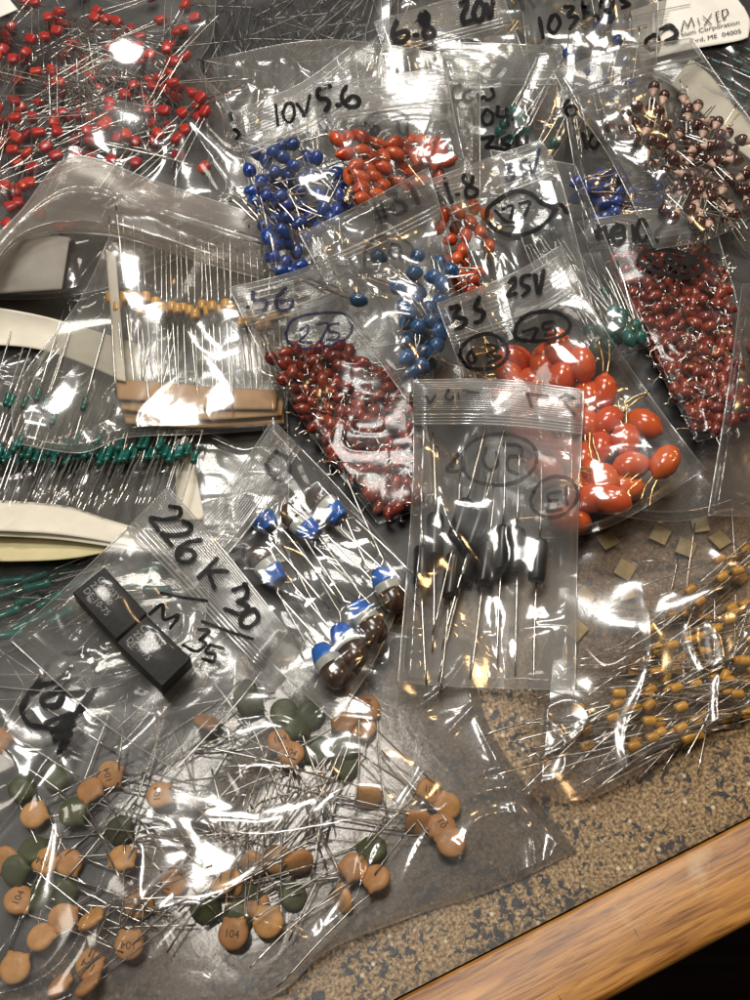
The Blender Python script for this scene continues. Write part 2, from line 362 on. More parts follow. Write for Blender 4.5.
# ceramic discs
def text_mesh(name, s, size, mat, extr=0.0, align='CENTER'):
    c = bpy.data.curves.new(name, 'FONT'); c.body = s; c.size = size*U; c.align_x = align; c.align_y = 'CENTER'; c.resolution_u = 3; c.space_line = .95
    o = bpy.data.objects.new(name, c); COL.objects.link(o); dg = bpy.context.evaluated_depsgraph_get()
    me = bpy.data.meshes.new_from_object(o.evaluated_get(dg)); bpy.data.objects.remove(o); bpy.data.curves.remove(c)
    me.materials.clear(); me.materials.append(M[mat]); return me
t104 = text_mesh('disc_number', '104', 2.5, 'print_dark')
for kind, name, mat, R, num in (('disc', 'orange_disc_capacitor', 'disc', 3.5, False), ('discn', 'orange_disc_capacitor', 'disc', 3.5, True), ('green', 'green_disc_capacitor', 'green', 3.6, False)):
    r_ = random.Random(23+len(kind)); vs = []
    for k in range(7):
        rr = R*r_.uniform(.94, 1.06); mb = MB(); n = 36; rings = [(0, 1.12), (.4, 1.12), (.72, 1.0), (.9, .72), (.985, .35), (1, 0), (.985, -.35), (.9, -.72), (.72, -1.0), (.4, -1.12), (0, -1.12)]
        v = []; f = []
        for q, z in rings:
            for j in range(n):
                a = 2*PI*j/n; x, y = rr*max(q, .02)*math.cos(a), rr*max(q, .02)*math.sin(a)
                dx = 0.0
                for s in (-1, 1):                                   # epoxy runs a little way down each lead
                    da = abs((a-(PI+s*.62)+PI) % (2*PI)-PI); dx += 1.1*math.exp(-(da/.15)**2)*max(0, q-.7)/.3
                v.append((x*(1+dx*.24), y*(1+dx*.24), z*(1-.3*min(dx, 1))))
        for i in range(len(rings)-1):
            for j in range(n): f.append((i*n+j, (i+1)*n+j, (i+1)*n+(j+1) % n, i*n+(j+1) % n))
        f.append(tuple(range(n))); f.append(tuple((len(rings)-1)*n+j for j in range(n-1, -1, -1))); mb.add(v, f)
        parts = [('body', mb.mesh(kind+'_body', M[mat]))]
        for s in (-1, 1):
            a = [(-rr*.85, s*rr*.60, 0), (-rr*1.25, s*rr*.74, 0), (-rr*1.7, s*(rr*.72+r_.uniform(-.3, .5)), r_.uniform(-.2, .4))]
            parts.append(('lead', MB().tube(a+lead_path(r_, (-rr*2.2, s*rr*.72, 0), 24*r_.uniform(.65, 1.1), .06, s*r_.uniform(-.12, .1), 6), .25, 5).mesh(kind+'_lead', M['lead'])))
        if num: parts.append(('number', t104))
        vs.append(parts)
    reg(kind, name, vs, 1.2, R, 26)
# loose grey wires, square chips, black blocks
r_ = random.Random(31)
reg('wire', 'lead_wire', [[('wire', MB().tube(lead_path(r_, (17, 0, 0), 36*r_.uniform(.7, 1.2), .05, 0, 8), .28, 5).mesh('lead_wire', M['lead_dull']))] for k in range(8)], .3, 17, 0)
reg('cutwire', 'cut_lead_wire', [[('wire', MB().tube(lead_path(r_, (13, 0, 0), 27*r_.uniform(.7, 1.3), .03, 0, 6), .25, 5).mesh('cut_lead_wire', M['lead']))] for k in range(8)], .3, 13, 0)
reg('chip', 'square_chip', [[('chip', MB().box((0, 0, 0), (r_.uniform(4.4, 5.4), r_.uniform(4.2, 5.2), .7), .12).mesh('square_chip', M['chip']))] for k in range(5)], .35, 2.4, 0)
BL = (16.6, 10.2, 8.0)
for kk, tx in (('block_a', 'CTS03Y\n226K30\nDE-10-75'), ('block_b', 'CTS03Y\n226K30\nDE-9-75')):
    reg(kk, 'black_block_capacitor', [[('body', MB().box((0, 0, 0), BL, .35).mesh('block_body', M['blackbox'], False)), ('printing', text_mesh('block_print', tx, 2.35, 'print_white', align='LEFT'))]], 4.0, 8, 0)

COUNT = {}
def put(kind, pos, fwd, up_tilt=0.0, roll=0.0, label='', group=None, var=None, cat='capacitor', flip=False):
    """one component: Empty at its middle, its parts below it. fwd: direction of +X in the plan"""
    p = PROTO[kind]; v = p.var[rng.randrange(len(p.var)) if var is None else var % len(p.var)]
    yaw = math.atan2(fwd[1], fwd[0])
    if len(v) == 1:
        o = link(p.name, v[0][1], None, pos); tag(o, label, cat, group)
    else:
        o = thing(p.name, label, cat, pos, group)
        for nm, me in v:
            c = link(nm, me, o)
            if nm == 'number': c.location = (0, 0, 1.16*U); c.rotation_euler = (0, 0, rng.choice([-PI/2, -PI/2, PI/2, 0, -1.1]))
            if nm == 'printing': c.location = (-7.0*U, 0, (BL[2]/2+.05)*U)
    from mathutils import Matrix
    mt = Matrix.Rotation(yaw, 3, 'Z') @ Matrix.Rotation(-up_tilt, 3, 'Y') @ Matrix.Rotation(roll, 3, 'X')
    o.rotation_euler = mt.to_euler()
    COUNT[kind] = COUNT.get(kind, 0)+1
    return o
# ------------------------------------------------------------------ bags
def polyline(pts, n):
    P = np.array(pts, float)
    if len(P) > 2: P = catmull(P, 10)
    s = np.r_[0, np.cumsum(np.linalg.norm(np.diff(P, axis=0), axis=1))]; q = np.linspace(0, s[-1], n)
    return np.stack([np.interp(q, s, P[:, 0]), np.interp(q, s, P[:, 1])], 1)
def coons(top, right, bottom, left, nu, nv):
    T = polyline(top, nu); B = polyline(bottom, nu); Lf = polyline(left, nv); R = polyline(right, nv)
    u = np.linspace(0, 1, nu)[None, :, None]; v = np.linspace(0, 1, nv)[:, None, None]
    return ((1-v)*T[None]+v*B[None]+(1-u)*Lf[:, None]+u*R[:, None]
            - ((1-u)*(1-v)*T[0]+u*(1-v)*T[-1]+(1-u)*v*B[0]+u*v*B[-1]))
def inside(poly, x, y):
    c = False; n = len(poly); j = n-1
    for i in range(n):
        xi, yi = poly[i]; xj, yj = poly[j]
        if (yi > y) != (yj > y) and x < (xj-xi)*(y-yi)/(yj-yi)+xi: c = not c
        j = i
    return c
def scatter(poly, n, spacing, tries=6000):
    xs = [p[0] for p in poly]; ys = [p[1] for p in poly]; out = []
    for _ in range(tries):
        if len(out) >= n: break
        x, y = rng.uniform(min(xs), max(xs)), rng.uniform(min(ys), max(ys))
        if inside(poly, x, y) and all((x-a)**2+(y-b)**2 > spacing**2 for a, b in out): out.append((x, y))
    return out
class Bag:
    """a pouch draped on the pile: a lower sheet on the height field, the contents on that, an upper sheet over the contents"""
    def __init__(s, name, label, top, bottom, left=None, right=None, mat='film', group=None, sigma=5, wr=.8, ws=11, seed=1, lift=0.6, cat='zip bag', head=None, headhaze=.10, step=2.0, maxrad=3):
        s.name = name; s.mat = mat; s.wr = wr; s.ws = ws; s.seed = seed; s.head = head; s.headhaze = headhaze
        left = left or [top[0], bottom[0]]; right = right or [top[-1], bottom[-1]]
        left = [top[0]]+list(left[1:-1])+[bottom[0]] if len(left) > 2 else [top[0], bottom[0]]
        right = [top[-1]]+list(right[1:-1])+[bottom[-1]] if len(right) > 2 else [top[-1], bottom[-1]]
        ln = lambda p: sum(math.dist(p[i], p[i+1]) for i in range(len(p)-1))
        s.nu = int(max(ln(top), ln(bottom))/step)+2; s.nv = int(max(ln(left), ln(right))/step)+2
        s.px = coons(top, right, bottom, left, s.nu, s.nv)
        s.Hs = gauss(dilate(H, maxrad), sigma)+lift; s.Hs = np.maximum(s.Hs, gauss(H, 1.0)+.25)
        s.Hc = s.Hs.copy(); s.root = thing(name, label, cat, (0, 0, 0), group)
        s.back = .10; s.veil = []; s.flat = []; s.mirror = []
    def ground(s, px, py):
        p = hit(s.Hs, np.array([px, ]), np.array([py, ]))[0]; return p
    def stamp(s, x, y, z, r):
        k = int(r/RES)+2; cx = int((x-HX0)/RES); cy = int((y-HY0)/RES)
        if not (k < cx < HNX-k-1 and k < cy < HNY-k-1): return
        gx = HX0+RES*np.arange(cx-k, cx+k+1); gy = HY0+RES*np.arange(cy-k, cy+k+1)
        d2 = (gx[None]-x)**2+(gy[:, None]-y)**2; b = z+np.sqrt(np.maximum(0, r*r-d2)); b = np.where(d2 < r*r, b, -1e9)
        s.Hc[cy-k:cy+k+1, cx-k:cx+k+1] = np.maximum(s.Hc[cy-k:cy+k+1, cx-k:cx+k+1], b)
    def add(s, kind, px, py, d=None, layer=0.0, tilt=None, roll=None, label='', group=None, var=None, cat='capacitor', dz=0.0, fwd=None):
        """one component seen at (px, py); d = direction of its +X end in the photo"""
        p = PROTO[kind]; g = s.ground(px, py)
        if d is None:
            a = rng.uniform(0, 2*PI); d = (math.cos(a), math.sin(a))
        z = g[2]+p.rad+dz+layer*p.rad*1.5
        pos = at_z(np.array(px), np.array(py), z); q = at_z(np.array(px+d[0]*.5), np.array(py+d[1]*.5), z); f = (q-pos)[:2]; f = f/np.linalg.norm(f)
        if tilt is None: tilt = rng.uniform(-.22, .12)
        # lie along the slope of what is underneath, and keep both ends and the lead tips above it
        hh = max(p.half, 1.5); gr = lambda t: float(sample(s.Hs, np.array(pos[0]+f[0]*t), np.array(pos[1]+f[1]*t)))
        sl = math.atan2(gr(hh)-gr(-hh), 2*hh); sl = max(-.3, min(.3, sl)) if kind in ('capsule', 'cyl', 'bigred', 'block_a', 'block_b') else max(-.6, min(.6, sl)); tilt += sl
        need = max(gr(t)-t*math.tan(tilt) for t in (-hh, -hh/2, 0, hh/2, hh))+p.rad/max(.6, math.cos(tilt))
        if need > z:
            z = need; pos = at_z(np.array(px), np.array(py), z)
        if p.reach:
            for q in (.35, .7, 1.0):
                r_q = hh+p.reach*q; tilt = min(tilt, max(-.5, math.atan2(z-gr(-r_q)-.2, r_q)))
        if roll is None: roll = rng.uniform(-.5, .5)
        o = put(kind, pos, f, tilt, roll, label, group, var, cat)
        for t in (-.7, 0, .7):
            c = pos+np.array([f[0]*math.cos(tilt), f[1]*math.cos(tilt), math.sin(tilt)])*t*(p.half-p.rad*.6); s.stamp(c[0], c[1], c[2], p.rad+.15)
        if p.reach:
            for k in range(1, 6):
                c = pos-np.array([f[0]*math.cos(tilt), f[1]*math.cos(tilt), math.sin(tilt)])*(p.half+p.reach*k/5); s.stamp(c[0], c[1], c[2]+.3, 1.2)
        return o
    def close(s, tent=5.0, zips=(), seams=True, edge=3.0, extra=None, both=True, seam_r=.17, creases=()):
        global H
        # lower sheet and upper sheet
        D = dilate(s.Hc, 1.5); F = np.maximum(gauss(D, 1.3), gauss(dilate(s.Hc, tent), tent*.8))
        F = np.maximum(F, gauss(s.Hc, .6))
        gx = HX0+RES*np.arange(HNX); gy = HY0+RES*np.arange(HNY); XX, YY = np.meshgrid(gx, gy)
        F = F+.45+s.wr*crumple(XX, YY, s.ws, s.seed)
        if extra is not None: F = extra(s, F, XX, YY)
        for (x, y, rx, ry, aa, lamp) in s.mirror:                   # film patch tilted to mirror one lamp, glare put into its shape
            c = hit(F, np.array([x]), np.array([y]))[0]; a = CAM-c; a = a/np.linalg.norm(a); l = np.array(lamp)*1000-c; l = l/np.linalg.norm(l); nn = a+l
            ca, sa = math.cos(aa), math.sin(aa); dx, dy = XX-c[0], YY-c[1]; r2 = ((dx*ca+dy*sa)/rx)**2+((-dx*sa+dy*ca)/ry)**2; ww = np.exp(-r2**1.3)
            pl = c[2]+1.0-(nn[0]*dx+nn[1]*dy)/nn[2]+.55*(vnoise(XX/9, YY/9, 2)-.5)+.5*(vnoise(XX/21, YY/21, 7)-.5)
            F = np.maximum(F*(1-ww)+ww*np.maximum(pl, gauss(s.Hs, 1)+.3), F-4*ww-.0)
        for (x, y, rx, ry, aa) in s.flat:                           # places where the film is pulled smooth
            c = hit(F, np.array([x]), np.array([y]))[0]; ca, sa = math.cos(aa), math.sin(aa); dx, dy = XX-c[0], YY-c[1]
            ww = np.exp(-(((dx*ca+dy*sa)/rx)**2+((-dx*sa+dy*ca)/ry)**2)**1.5); F = F*(1-ww)+ww*(gauss(dilate(F, 5), 7)+.9*(vnoise(XX/13, YY/13, 2)-.5))
        for pts, hgt, wid in creases:                               # sharp folds in the film
            P = polyline(pts, 160); W = hit(F, P[:, 0], P[:, 1]); fade = np.minimum(1, np.minimum(np.arange(160), np.arange(160)[::-1])/25.)
            best = np.zeros_like(F)
            for k in range(160):
                cx = int((W[k, 0]-HX0)/RES); cy = int((W[k, 1]-HY0)/RES); r = int(wid*4/RES)+1
                if not (r < cx < HNX-r-1 and r < cy < HNY-r-1): continue
                sl = (slice(cy-r, cy+r+1), slice(cx-r, cx+r+1)); d = np.hypot(XX[sl]-W[k, 0], YY[sl]-W[k, 1])
                best[sl] = np.maximum(best[sl], fade[k]*hgt*np.exp(-d/wid))
            F = F+gauss(best, .55)
        px, py = s.px[..., 0], s.px[..., 1]
        base = hit(s.Hs, px, py); top = hit(F, px, py)
        ju = np.minimum(np.arange(s.nu), np.arange(s.nu)[::-1])[None, :]*np.linalg.norm(np.diff(base, axis=1), axis=2).mean()
        jv = np.minimum(np.arange(s.nv), np.arange(s.nv)[::-1])[:, None]*np.linalg.norm(np.diff(base, axis=0), axis=2).mean()
        e = np.clip(np.minimum(ju, jv)/edge, 0, 1); e = e*e*(3-2*e)
        Hgap = np.maximum(top[..., 2]-base[..., 2], .05)
        z = base[..., 2]+.1+Hgap*np.maximum(e, .0)
        G = at_z(px, py, z); s.G = G
        V = [G.reshape(-1, 3)]; n = s.nu*s.nv
        idx = np.arange(n).reshape(s.nv, s.nu); q = np.stack([idx[:-1, :-1], idx[:-1, 1:], idx[1:, 1:], idx[1:, :-1]], -1).reshape(-1, 4)
        Q = [q]; hz = [s.haze().reshape(-1)]
        if both:
            # the lower sheet: every second point is enough
            iu = np.unique(np.r_[np.arange(0, s.nu, 2), s.nu-1]); iv = np.unique(np.r_[np.arange(0, s.nv, 2), s.nv-1])
            Bv = base[np.ix_(iv, iu)].copy(); Bv[..., 2] -= .12; V.append(Bv.reshape(-1, 3))
            i2 = n+np.arange(len(iu)*len(iv)).reshape(len(iv), len(iu))
            Q.append(np.stack([i2[:-1, :-1], i2[1:, :-1], i2[1:, 1:], i2[:-1, 1:]], -1).reshape(-1, 4)); hz.append(np.full(len(iu)*len(iv), s.back))
        V = np.concatenate(V)*U; Q = np.concatenate(Q); me = bpy.data.meshes.new(s.name+'_film')
        me.vertices.add(len(V)); me.vertices.foreach_set('co', V.astype(np.float32).reshape(-1))
        me.loops.add(Q.size); me.loops.foreach_set('vertex_index', Q.astype(np.int32).reshape(-1))
        me.polygons.add(len(Q)); me.polygons.foreach_set('loop_start', np.arange(0, Q.size, 4, dtype=np.int32)); me.polygons.foreach_set('loop_total', np.full(len(Q), 4, np.int32))
        me.update(calc_edges=True); me.polygons.foreach_set('use_smooth', [True]*len(Q)); me.materials.append(M[s.mat])
        at = me.attributes.new('haze', 'FLOAT', 'POINT'); at.data.foreach_set('value', np.concatenate(hz).astype(np.float32))
        s.film = link('film', me, s.root)
        # zip ridges and welded edges
        for (v0, v1, k, r) in zips:
            mb = MB()
            for j in range(k):
                v = v0+(v1-v0)*j/max(1, k-1); row = s.row(v); row[:, 2] += .12; mb.tube(row[::2], r*(1 if j % 3 else 1.4), 5)
            link('zip_ridge', mb.mesh('zip_ridge', M['zip']), s.film)
        if seams:
            mb = MB()
            for line in (G[:, 0], G[:, -1], G[-1], G[0]): mb.tube(line[::2]+np.array([0, 0, .1]), seam_r, 5)
            link('welded_edge', mb.mesh('welded_edge', M['seam']), s.film)
        # raise the pile
        A = H.copy(); dense = []
        for a in (0, .5):
            for b in (0, .5):
                g = G[:-1, :-1]*(1-a)*(1-b)+G[:-1, 1:]*a*(1-b)+G[1:, :-1]*(1-a)*b+G[1:, 1:]*a*b; dense.append(g.reshape(-1, 3))
        d = np.concatenate(dense); ix = np.clip(((d[:, 0]-HX0)/RES+.5).astype(int), 0, HNX-1); iy = np.clip(((d[:, 1]-HY0)/RES+.5).astype(int), 0, HNY-1)
        np.maximum.at(A, (iy, ix), d[:, 2]+.1); H = A
        # height map of this bag's own upper sheet, for the writing
        s.T = H.copy(); s.B = s.Hs.copy()
        return s
    def haze(s):
        h = np.zeros((s.nv, s.nu))
        for (x, y, rx, ry, a) in s.veil: h += a*np.exp(-((s.px[..., 0]-x)/rx)**2-((s.px[..., 1]-y)/ry)**2)
        if s.head:
            v = np.linspace(0, 1, s.nv)[:, None]; h += np.where(v < s.head, s.headhaze, 0)
        return h
    def row(s, v):
        i = v*(s.nv-1); a = int(min(i, s.nv-2)); t = i-a; return s.G[a]*(1-t)+s.G[a+1]*t
    def write(s, crop, scale, strokes, w, ink='ink', back=False, smooth=True, name='marker_writing'):
        """marker strokes traced as polylines; drawn as flat ribbons lying on the film"""
        mb = MB(); surf = s.B if back else s.T; lift = .8 if not back else .5
        for st in strokes:
            P = np.array(st, float)/scale+np.array(crop)
            if len(P) > 2 and smooth: P = catmull(P, 8)
            L = np.r_[0, np.cumsum(np.linalg.norm(np.diff(P, axis=0), axis=1))]
            if L[-1] < .5: P = np.array([P[0]-[w*.3, 0], P[0]+[w*.3, 0]]); L = np.array([0, w*.6])
            n = max(3, int(L[-1]/.8)+1); q = np.linspace(0, L[-1], n); P = np.stack([np.interp(q, L, P[:, 0]), np.interp(q, L, P[:, 1])], 1)
            T = np.gradient(P, axis=0); T /= np.linalg.norm(T, axis=1)[:, None]+1e-9; N = np.stack([-T[:, 1], T[:, 0]], 1)
            ww = w*.53*(1+.2*(vnoise(q*.25, q*0+rng.random()*50, 3)-.5)*2)
            # rounded ends
            P = np.concatenate([[P[0]-T[0]*w*.42], [P[0]-T[0]*w*.28], P, [P[-1]+T[-1]*w*.28], [P[-1]+T[-1]*w*.42]]); N = np.concatenate([[N[0]]*2, N, [N[-1]]*2])
            ww = np.concatenate([[ww[0]*.35, ww[0]*.8], ww, [ww[-1]*.8, ww[-1]*.35]])
            cols = [P+N*ww[:, None]*k for k in (-1, -.33, .33, 1)]
            v = []
            for c in cols:
                h = hit(surf, c[:, 0], c[:, 1], lift+.004*len(mb.f)/50); v.append(h)
            v = np.stack(v, 1).reshape(-1, 3); m = len(P)
            mb.add(v, [(i*4+k, i*4+k+1, (i+1)*4+k+1, (i+1)*4+k) for i in range(m-1) for k in range(3)])
        link(name, mb.mesh(name, M[ink]), s.film)
def sheet(name, label, cat, top, bottom, mat, left=None, right=None, sigma=4, lift=.5, thick=.35, wr=.15, group=None, step=3.0, part=None, parent=None, holes=None, pile=True):
    """a paper strip or label lying on the pile"""
    global H
    ln = lambda p: sum(math.dist(p[i], p[i+1]) for i in range(len(p)-1))
    nu = int(max(ln(top), ln(bottom))/step)+2; nv = max(4, int(math.dist(top[0], bottom[0])/step)+2)
    g = coons(top, right or [top[-1], bottom[-1]], bottom, left or [top[0], bottom[0]], nu, nv)
    S = np.maximum(gauss(dilate(H, 3), sigma), gauss(H, 1))+lift
    gx = HX0+RES*np.arange(HNX); gy = HY0+RES*np.arange(HNY); XX, YY = np.meshgrid(gx, gy); S = S+wr*crumple(XX, YY, 18, 4)
    a = hit(S, g[..., 0], g[..., 1]); b = a.copy(); a = a+np.array([0, 0, thick]); mb = MB(); n = nu*nv
    f = [(j*nu+i, (j+1)*nu+i, (j+1)*nu+i+1, j*nu+i+1) for j in range(nv-1) for i in range(nu-1)]
    f += [(n+j*nu+i, n+j*nu+i+1, n+(j+1)*nu+i+1, n+(j+1)*nu+i) for j in range(nv-1) for i in range(nu-1)]
    rim = [(0, i) for i in range(nu)]+[(j, nu-1) for j in range(1, nv)]+[(nv-1, i) for i in range(nu-2, -1, -1)]+[(j, 0) for j in range(nv-2, 0, -1)]
    R = [j*nu+i for j, i in rim]; f += [(R[k], R[(k+1) % len(R)], n+R[(k+1) % len(R)], n+R[k]) for k in range(len(R))]
    mb.add(np.concatenate([a.reshape(-1, 3), b.reshape(-1, 3)]), f)
    o = link(name, mb.mesh(name, M[mat], True), parent)
    if label: tag(o, label, cat, group)
    if pile:
        A = H.copy(); d = a.reshape(-1, 3)
        for dx in (-.6, 0, .6):
            for dy in (-.6, 0, .6):
                ix = np.clip(((d[:, 0]+dx-HX0)/RES+.5).astype(int), 0, HNX-1); iy = np.clip(((d[:, 1]+dy-HY0)/RES+.5).astype(int), 0, HNY-1); np.maximum.at(A, (iy, ix), d[:, 2]+.1)
        H = A
    return o
def toward(cx, cy, x, y, spread=.7):
    a = math.atan2(y-cy, x-cx)+rng.uniform(-spread, spread); return (math.cos(a), math.sin(a))

# ------------------------------------------------------------------ bench
def bench():
    e1 = at_z(np.array(450.), np.array(972.), 0); e2 = at_z(np.array(750.), np.array(818.), 0)
    ax = (e2-e1); ang = math.atan2(ax[1], ax[0]); w = 19.5; c = (e1+e2)/2
    q = at_z(np.array(682.), np.array(960.), 0); nrm = np.array([math.sin(ang), -math.cos(ang)]); w = float((q[:2]-c[:2])@nrm); print('trim width', w)
    t = thing('workbench', 'speckled beige laminate workbench with a wide oak edge strip', 'workbench', tuple(c)); t.rotation_euler = (0, 0, ang)
    top = MB(); n = 24
    prof = [(-900, -1200), (900, -1200)]
    top.add([(-900, .3, 0), (900, .3, 0), (900, 900, 0), (-900, 900, 0), (-900, .3, -24), (900, .3, -24), (900, 900, -24), (-900, 900, -24)],
            [(0, 1, 2, 3), (7, 6, 5, 4), (0, 4, 5, 1), (1, 5, 6, 2), (2, 6, 7, 3), (3, 7, 4, 0)])
    link('laminate_top', top.mesh('laminate_top', laminate(), False), t)
    mb = MB(); r = 2.2; pr = [(-.02, -.9), (-.3, -.25), (-.9, .25)]
    pr += [(-w+r-r*math.sin(a), -r+.25+r*math.cos(a)) for a in np.linspace(0, PI/2, 7)]+[(-w, -36), (-w+r, -38), (-.02, -38)]
    N = 360; v = []; f = []
    for i in range(N+1):
        x = -900+5*i
        for (y, z) in pr:
            wob_ = .22*(vnoise(np.array(x/9.), np.array(y*.2), 4)-.5) if z > -1.2 and y > -1 else 0
            v.append((x, y, z+wob_))
    k = len(pr)
    for i in range(N):
        for j in range(k): f.append((i*k+j, i*k+(j+1) % k, (i+1)*k+(j+1) % k, (i+1)*k+j))
    mb.add(v, f); link('wood_edge', mb.mesh('wood_edge', oak(), True), t)
    fl = MB().add([(-1500, -1500, -720), (1500, -1500, -720), (1500, 1500, -720), (-1500, 1500, -720)], [(0, 1, 2, 3)])
    m, Nn, L, b = newmat('dark_floor'); tc = Nn.new('ShaderNodeTexCoord'); mp = Nn.new('ShaderNodeMapping'); mp.inputs['Scale'].default_value = (4, 40, 4); mp.inputs['Rotation'].default_value = (0, 0, 1.2)
    nz = Nn.new('ShaderNodeTexNoise'); nz.inputs['Scale'].default_value = 3; nz.inputs['Detail'].default_value = 6; cr = Nn.new('ShaderNodeValToRGB')
    cr.color_ramp.elements[0].color = (.012, .007, .005, 1); cr.color_ramp.elements[1].color = (.09, .045, .026, 1)
    L.new(tc.outputs['Object'], mp.inputs[0]); L.new(mp.outputs[0], nz.inputs['Vector']); L.new(nz.outputs['Fac'], cr.inputs[0]); L.new(cr.outputs[0], b.inputs['Base Color']); b.inputs['Roughness'].default_value = .6
    o = link('floor', fl.mesh('floor', m, False)); o['kind'] = 'structure'
def laminate():
    m, N, L, b = newmat('speckled_laminate'); tc = N.new('ShaderNodeTexCoord')
    def noise(sc, det=4, dist=0, rough=.6):
        z = N.new('ShaderNodeTexNoise'); z.inputs['Scale'].default_value = sc; z.inputs['Detail'].default_value = det; z.inputs['Distortion'].default_value = dist; z.inputs['Roughness'].default_value = rough
        L.new(tc.outputs['Object'], z.inputs['Vector']); return z.outputs['Fac']
    def ramp(fac, stops):
        c = N.new('ShaderNodeValToRGB'); e = c.color_ramp.elements
        while len(e) < len(stops): e.new(.5)
        for k, (p, col) in enumerate(stops): e[k].position = p; e[k].color = (*col, 1) if len(col) == 3 else col
        L.new(fac, c.inputs[0]); return c.outputs[0]
    def mix(f, a, c2):
        x = N.new('ShaderNodeMix'); x.data_type = 'RGBA'; L.new(f, x.inputs['Factor'])
        for s, k in ((a, 'A'), (c2, 'B')):
            i = [q for q in x.inputs if q.name == k and q.type == 'RGBA'][0]
            if isinstance(s, tuple): i.default_value = (*s, 1)
            else: L.new(s, i)
        return [q for q in x.outputs if q.type == 'RGBA'][0]
    base = ramp(noise(1150, 6, .3), [(.32, (.035, .020, .008)), (.42, (.13, .078, .032)), (.53, (.275, .18, .085)), (.68, (.48, .365, .21))])
    big = noise(80, 3, .6); fine = noise(520, 5, .6)
    md = N.new('ShaderNodeMath'); md.operation = 'MULTIPLY_ADD'; L.new(fine, md.inputs[0]); md.inputs[1].default_value = 1.5
    L.new(big, md.inputs[2])
    dk = ramp(md.outputs[0], [(.0, (0, 0, 0)), (1.0, (1, 1, 1))])
    thr = N.new('ShaderNodeMapRange'); thr.inputs['From Min'].default_value = 1.33; thr.inputs['From Max'].default_value = 1.39; L.new(md.outputs[0], thr.inputs['Value'])
    navy = ramp(noise(600, 3), [(.35, (.005, .006, .010)), (.65, (.03, .031, .038))])
    c = mix(thr.outputs[0], base, navy)
    vo = N.new('ShaderNodeTexVoronoi'); vo.inputs['Scale'].default_value = 330; L.new(tc.outputs['Object'], vo.inputs['Vector'])
    sp = N.new('ShaderNodeMapRange'); sp.inputs['From Min'].default_value = .22; sp.inputs['From Max'].default_value = .12; L.new(vo.outputs['Distance'], sp.inputs['Value'])
    gate = N.new('ShaderNodeMath'); gate.operation = 'GREATER_THAN'; gate.inputs[1].default_value = .6; sx = N.new('ShaderNodeSeparateColor'); L.new(vo.outputs['Color'], sx.inputs[0]); L.new(sx.outputs[0], gate.inputs[0])
    gm = N.new('ShaderNodeMath'); gm.operation = 'MULTIPLY'; L.new(sp.outputs[0], gm.inputs[0]); L.new(gate.outputs[0], gm.inputs[1])
    c = mix(gm.outputs[0], c, (.58, .49, .34)); L.new(c, b.inputs['Base Color']); b.inputs['Roughness'].default_value = .42
    bp = N.new('ShaderNodeBump'); bp.inputs['Strength'].default_value = .25; bp.inputs['Distance'].default_value = .0003; L.new(fine, bp.inputs['Height']); L.new(bp.outputs[0], b.inputs['Normal'])
    # grime along the joint with the wood
    sxyz = N.new('ShaderNodeSeparateXYZ'); L.new(tc.outputs['Object'], sxyz.inputs[0])
    gr = N.new('ShaderNodeMapRange'); gr.inputs['From Min'].default_value = .0035; gr.inputs['From Max'].default_value = .0002; gr.inputs['To Max'].default_value = .75; L.new(sxyz.outputs[1], gr.inputs['Value'])
    g2 = N.new('ShaderNodeMath'); g2.operation = 'MULTIPLY'; L.new(gr.outputs[0], g2.inputs[0]); L.new(big, g2.inputs[1])
    c2 = mix(g2.outputs[0], c, (.05, .036, .02)); L.new(c2, b.inputs['Base Color'])
    return m
